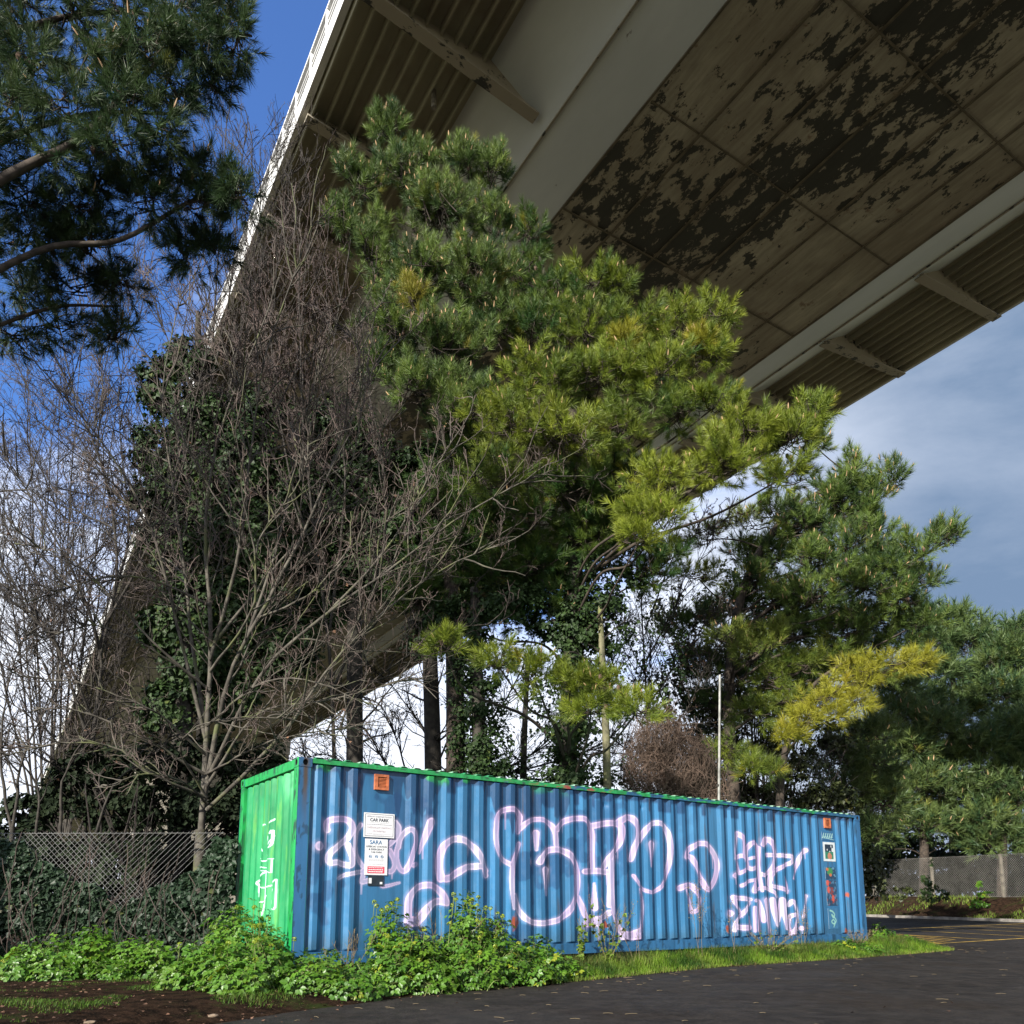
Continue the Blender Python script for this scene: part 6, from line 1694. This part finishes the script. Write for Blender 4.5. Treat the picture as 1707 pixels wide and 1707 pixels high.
# on the left, below the ivy
herb('leafy_plant', 'low bright green leafy clump at the left edge below the ivy hedge', [(-8.2,11.2,0.7,0.5,0.42),(-7.4,11.1,0.6,0.5,0.40),(-6.9,10.8,0.45,0.4,0.30)], 101, 1.0, 1.0, 'leafy plants below the ivy hedge')
herb('leafy_plant', 'bright green leafy clump below the bare patch of chain-link mesh', [(-6.2,11.2,0.6,0.45,0.58),(-5.7,11.3,0.45,0.4,0.66),(-6.4,10.8,0.5,0.35,0.36),(-5.9,10.75,0.4,0.3,0.30)], 102, 1.0, 1.0, 'leafy plants below the ivy hedge')
herb('leafy_plant', 'bright green leafy clump left of the gap beside the tall corner plant', [(-5.1,11.3,0.42,0.38,0.60),(-4.75,11.1,0.36,0.32,0.50),(-5.2,10.9,0.34,0.3,0.32)], 103, 1.0, 1.0, 'leafy plants below the ivy hedge')
# corner mass
herb('leafy_plant', 'big rounded green leafy plant growing against the green container end', [(-3.55,10.75,0.52,0.45,0.98),(-3.15,10.15,0.50,0.45,0.72),(-3.75,10.1,0.45,0.40,0.55),(-3.30,9.55,0.50,0.42,0.50),(-2.85,9.75,0.42,0.38,0.62),(-3.75,9.6,0.34,0.32,0.34),(-3.0,9.2,0.40,0.35,0.36)], 104, 1.0, 1.15, flowers=0.5)
herb('leafy_plant', 'low straggly green plant with dry stems under the container corner', [md(0.25,-0.42,0.42,0.34,0.46),md(0.0,-0.85,0.45,0.36,0.40),md(0.6,-0.75,0.42,0.36,0.36),md(0.25,-1.2,0.40,0.3,0.26)], 105, 0.95, 0.8, dark=0.1)
herb('leafy_plant', 'tall green plant with yellow flower heads below the car park signs', [md(1.15,-0.30,0.30,0.28,0.98),md(1.25,-0.62,0.52,0.40,0.62),md(0.95,-0.85,0.42,0.36,0.46),md(1.55,-0.55,0.36,0.3,0.60),md(1.3,-1.0,0.45,0.32,0.34)], 106, 1.0, 1.05, flowers=0.75)
herb('leafy_plant', 'widest tall green plant with yellow flower heads below the round white graffiti arcs', [md(2.35,-0.30,0.36,0.28,1.08),md(2.1,-0.55,0.42,0.36,0.70),md(2.75,-0.35,0.32,0.26,0.84),md(2.5,-0.75,0.50,0.38,0.50),md(2.0,-0.95,0.45,0.32,0.38),md(2.95,-0.65,0.34,0.3,0.42)], 107, 1.0, 1.05, flowers=0.75)
herb('leafy_plant', 'rounded leafy plant at the grass end of the green plants', [md(3.45,-0.40,0.34,0.28,0.55),md(3.3,-0.75,0.40,0.32,0.38),md(3.75,-0.70,0.32,0.25,0.24),md(2.9,-1.0,0.40,0.25,0.26)], 108, 1.05, 1.0)
herb('leafy_plant', 'small bright green leafy plant low in front of the stickered far end', [md(10.7,-0.42,0.42,0.25,0.34),md(11.2,-0.6,0.34,0.22,0.24)], 109, 0.9, 1.0, None)
herb('leafy_plant', 'green bush on the verge beside the far container corner', [md(12.9,0.3,0.5,0.4,0.55),md(13.4,-0.1,0.4,0.35,0.30)], 110, 1.0, 0.9, None, dark=0.2)

# ------------------------------------------------------------------ dry weeds standing before the wall
def weed(name, label, u, w, h, seed, n=5, tip='dry', spread=0.25, leafy=0, group='weeds before the container', plume=0):
    r = np.random.default_rng(seed)
    x, y = cwg(u, w); z0 = float(terr(x, y)); b = np.array([x, y, z0])
    root = thing(name, label, 'weed', tuple(b), group)
    m = Off(b)
    L = []
    for _ in range(n):
        d = np.array([r.normal(0, spread), r.normal(0, spread * 0.5), 1.0]) * h * (0.7 + 0.35 * r.random())
        pts = [b + [r.normal(0, 0.03), r.normal(0, 0.03), 0], b + d * 0.5 + r.normal(0, 0.03, 3), b + d]
        L.append(resample(catmull(pts, 6), 9))
    L = np.array(L)
    col = np.zeros((n, 4)); col[:, 0] = r.random(n); col[:, 1] = 0.4 * (leafy > 0) * r.random(n); col[:, 3] = 1
    m.tubes(L, np.linspace(0.0036, 0.0018, 9)[None], 4, 0, col)
    L2, _ = grow(L, r, 14, 0.20, 32, 4, 0.45, 0.3, 0.15, 0.05, 18)
    c2 = np.zeros((len(L2), 4)); c2[:, 0] = r.random(len(L2)); c2[:, 3] = 1
    m.tubes(L2, 0.0017, 3, 0, c2)
    if plume:
        e = L2[:, -1]; k = np.repeat(np.arange(len(e)), plume)
        pp = e[k] + r.normal(0, 0.018, (len(k), 3))
        c3 = np.zeros((len(k), 4)); c3[:, 0] = 0.4 + 0.6 * r.random(len(k)); c3[:, 3] = 1
        leafs(m, pp, r.normal(0, 1, (len(k), 3)), 0.018, r, 0, c3)
    if leafy:
        k = r.integers(0, n, leafy); t = r.integers(0, 8, leafy)
        pp = L[k, t]
        c3 = np.zeros((leafy, 4)); c3[:, 0] = r.random(leafy); c3[:, 1] = 0.1; c3[:, 3] = 1
        leafs(m, pp, r.normal(0, 1, (leafy, 3)) + [0, -0.3, 0.6], 0.06, r, 1, c3, droop=True)
    m.build('stems', [M['dry'], M['grass']], root)
weed('dry_weed', 'slender weed with a pale feathery seed plume in front of the small white arcs', 6.85, -0.32, 1.22, 121, 3, spread=0.05, plume=5)
weed('dry_weed', 'bushy weed with yellowing sprays below the big bubble letters', 4.85, -0.30, 1.02, 122, 9, spread=0.22, leafy=120, plume=1)
weed('dry_weed', 'leafy green weed hugging the wall left of the yellowing weed', 4.35, -0.26, 0.85, 123, 4, spread=0.06, leafy=110)
weed('dry_weed', 'thin bent dry stalk right of the feathery plume', 7.65, -0.38, 0.86, 124, 2, spread=0.18, plume=1)
weed('dry_weed', 'cluster of grey dry stalks below the lower scrawled tag', 9.75, -0.22, 0.80, 125, 5, spread=0.16, plume=2)
weed('dry_weed', 'short pale dry stalks leaning at the foot of the bubble letters', 5.35, -0.42, 0.60, 126, 3, spread=0.35)
weed('dry_weed', 'brittle dry stems between the two tall flowering plants', 1.75, -0.45, 0.85, 127, 7, spread=0.28)
weed('dry_weed', 'dry stems poking out of the plants at the container corner', 0.45, -0.75, 0.62, 128, 9, spread=0.4)
weed('dry_weed', 'russet dead weeds under the stickered far end', 11.3, -0.30, 0.36, 129, 22, spread=0.6, plume=1)
weed('dry_weed', 'brown dead weeds below the twin scrawled tags', 8.6, -0.36, 0.42, 130, 22, spread=0.7, plume=1, leafy=40)

# ------------------------------------------------------------------ grass, moss and litter
def blades(mb, P, h, r, w=0.006, lean=0.35, col=None):
    n = len(P)
    a = r.random(n) * 6.28
    d = np.stack([np.cos(a), np.sin(a), 0 * a], 1); sd = np.stack([-np.sin(a), np.cos(a), 0 * a], 1) * w / 2
    h = (np.asarray(h) * (0.6 + 0.8 * r.random(n)))[:, None]
    ln = (lean * (0.3 + 1.2 * r.random(n)))[:, None]
    mid = P + np.array([0, 0, 0.55]) * h + d * h * ln * 0.3; tip = P + np.array([0, 0, 0.95]) * h + d * h * ln
    V = np.stack([P - sd, P + sd, mid + sd * 0.8, mid - sd * 0.8, tip], 1)
    k = (np.arange(n) * 5)[:, None]
    c = np.repeat(col, 5, 0)
    nb_ = mb.n
    mb.add(V.reshape(-1, 3), np.array([[0, 1, 2, 3]]) + k, 0, c)
    mb.f.append((np.array([[3, 2, 4]]) + k + nb_, 0))
r = np.random.default_rng(140)
g = MB()
n = 120000
u = r.uniform(2.9, 15.2, n); w_ = r.uniform(-2.1, 0.9, n)
q = CN[:2][None] + np.outer(u, CA[:2]) + np.outer(w_, CB[:2])
gapx = x_left(q[:, 1]) - q[:, 0]
ok = (gapx > 0.02 - 0.05 * fbm(q[:, 0] * 4, q[:, 1] * 4, 5)) & ((w_ < -0.02) | (u > 12.3)) & (fbm(q[:, 0] * 2.2, q[:, 1] * 2.2, 6) > 0.26)
u, w_, q, gapx = u[ok], w_[ok], q[ok], gapx[ok]
z = terr(q[:, 0], q[:, 1])
near = smooth01(-0.75, -0.2, w_)
h = 0.045 + 0.10 * near + 0.09 * fbm(q[:, 0] * 5, q[:, 1] * 5, 8) ** 2
col = np.zeros((len(q), 4)); col[:, 0] = np.clip(fbm(q[:, 0] * 3.5, q[:, 1] * 3.5, 9) * 2.6 - 0.95 + 0.35 * r.random(len(q)) - 0.35 * near, 0, 1)
col[:, 1] = np.clip(near * 0.5 * (fbm(q[:, 0] * 2, q[:, 1] * 2, 10) > 0.5) * r.random(len(q)) + (r.random(len(q)) < 0.04) * 0.6 + 0.5 * (gapx < 0.08) * r.random(len(q)), 0, 1); col[:, 3] = 1
blades(g, np.c_[q, z - 0.01], h, r, 0.0075, 0.5, col)
# mossy tufts on the bare soil at left
n = 42000
x = r.uniform(-9, -1.8, n); y = r.uniform(6.5, 11.6, n)
f = fbm(x * 1.5, y * 1.9, 12) + 0.12 * fbm(x * 6, y * 6, 13)
ok = (f > 0.58) & (x < x_left(y) - 0.1)
x, y = x[ok], y[ok]
col = np.zeros((len(x), 4)); col[:, 0] = 0.5 * r.random(len(x)); col[:, 1] = (r.random(len(x)) < 0.1) * 0.4; col[:, 3] = 1
blades(g, np.c_[x, y, terr(x, y) - 0.01], 0.02 + 0.05 * np.clip(f[ok] - 0.58, 0, 0.3) * 4, r, 0.006, 0.7, col)
# the far bank
n = 9000
t = r.uniform(-13, 12, n); o_ = r.uniform(0.4, 3.2, n)
q = KP[None] + np.outer(t, kd) + np.outer(o_, KN)
ok = fbm(q[:, 0] * 0.7, q[:, 1] * 0.7, 14) > 0.5
q = q[ok]
col = np.zeros((len(q), 4)); col[:, 0] = r.random(len(q)); col[:, 1] = 0.4 * r.random(len(q)); col[:, 3] = 1
blades(g, np.c_[q, terr(q[:, 0], q[:, 1]) - 0.02], 0.16, r, 0.03, 0.6, col)
tag(g.build('grass', M['grass']), kind='stuff')
# leaf litter and pine needles on road and soil
lt = MB()
n = 9000
x = r.uniform(-9, 12, n); y = r.uniform(6.3, 17, n)
ed = x_left(y) - x
p_ = np.where(ed > 0, 0.75, np.exp(ed / 0.22) + 0.006)
ok = r.random(n) < p_
x, y = x[ok], y[ok]
zz = np.where(x_left(y) - x > 0, terr(x, y), zroad(x, y) + 0.004) + 0.006
col = None
clr = np.zeros((len(x), 4)); clr[:, 0] = r.random(len(x)); clr[:, 3] = 1
leafs(lt, np.c_[x, y, zz], np.array([0, 0, 1.0]) + r.normal(0, 0.25, (len(x), 3)), 0.034, r, 0)
n = 900
x = r.uniform(-2, 10, n); y = r.uniform(6.6, 19, n); ed = x_left(y) - x
ok = (ed < 0.05) & (r.random(n) < np.exp(ed / 1.0) + 0.10); x, y = x[ok], y[ok]
a = r.normal(0.1, 0.5, len(x)); l_ = 0.04 + 0.09 * r.random(len(x))
zr = zroad(x, y) + 0.008
P = np.stack([np.stack([x, y, zr], 1), np.stack([x + np.cos(a) * l_ * 0.5, y + np.sin(a) * l_ * 0.5, zr + 0.004], 1), np.stack([x + np.cos(a) * l_, y + np.sin(a) * l_, zr], 1)], 1)
lt.tubes(P, 0.0028, 3, 1, np.array([0.7, 0.0, 0.0, 1.0]))
tag(lt.build('leaf_litter', [M['leaf_brown'], M['dry']]), kind='stuff')
# two loose stones on the soil
for (px, py, sz, lab) in ((355, 1693, 0.07, 'pale flat stone on the bare soil near the leafy corner plant'), (150, 1704, 0.07, 'pale stone half cut by the bottom edge of the photo')):
    d = at(px, py, 8.0) - np.array([0, 0, CAMZ]); k = (-CAMZ + 0.09) / d[2]; P = d * k + np.array([0, 0, CAMZ])
    bm = bmesh.new(); bmesh.ops.create_icosphere(bm, subdivisions=2, radius=sz / 2)
    for v in bm.verts:
        v.co.x *= 1.4; v.co.z *= 0.45; v.co.y *= 0.8
        v.co *= 0.85 + 0.3 * random.random()
    me = bpy.data.meshes.new('stone'); bm.to_mesh(me); bm.free(); me.materials.append(M['stone'])
    o = bpy.data.objects.new('stone', me); COL.objects.link(o); o.location = tuple(P); o.rotation_euler = (0, 0, 0.5)
    tag(o, lab, 'stone')
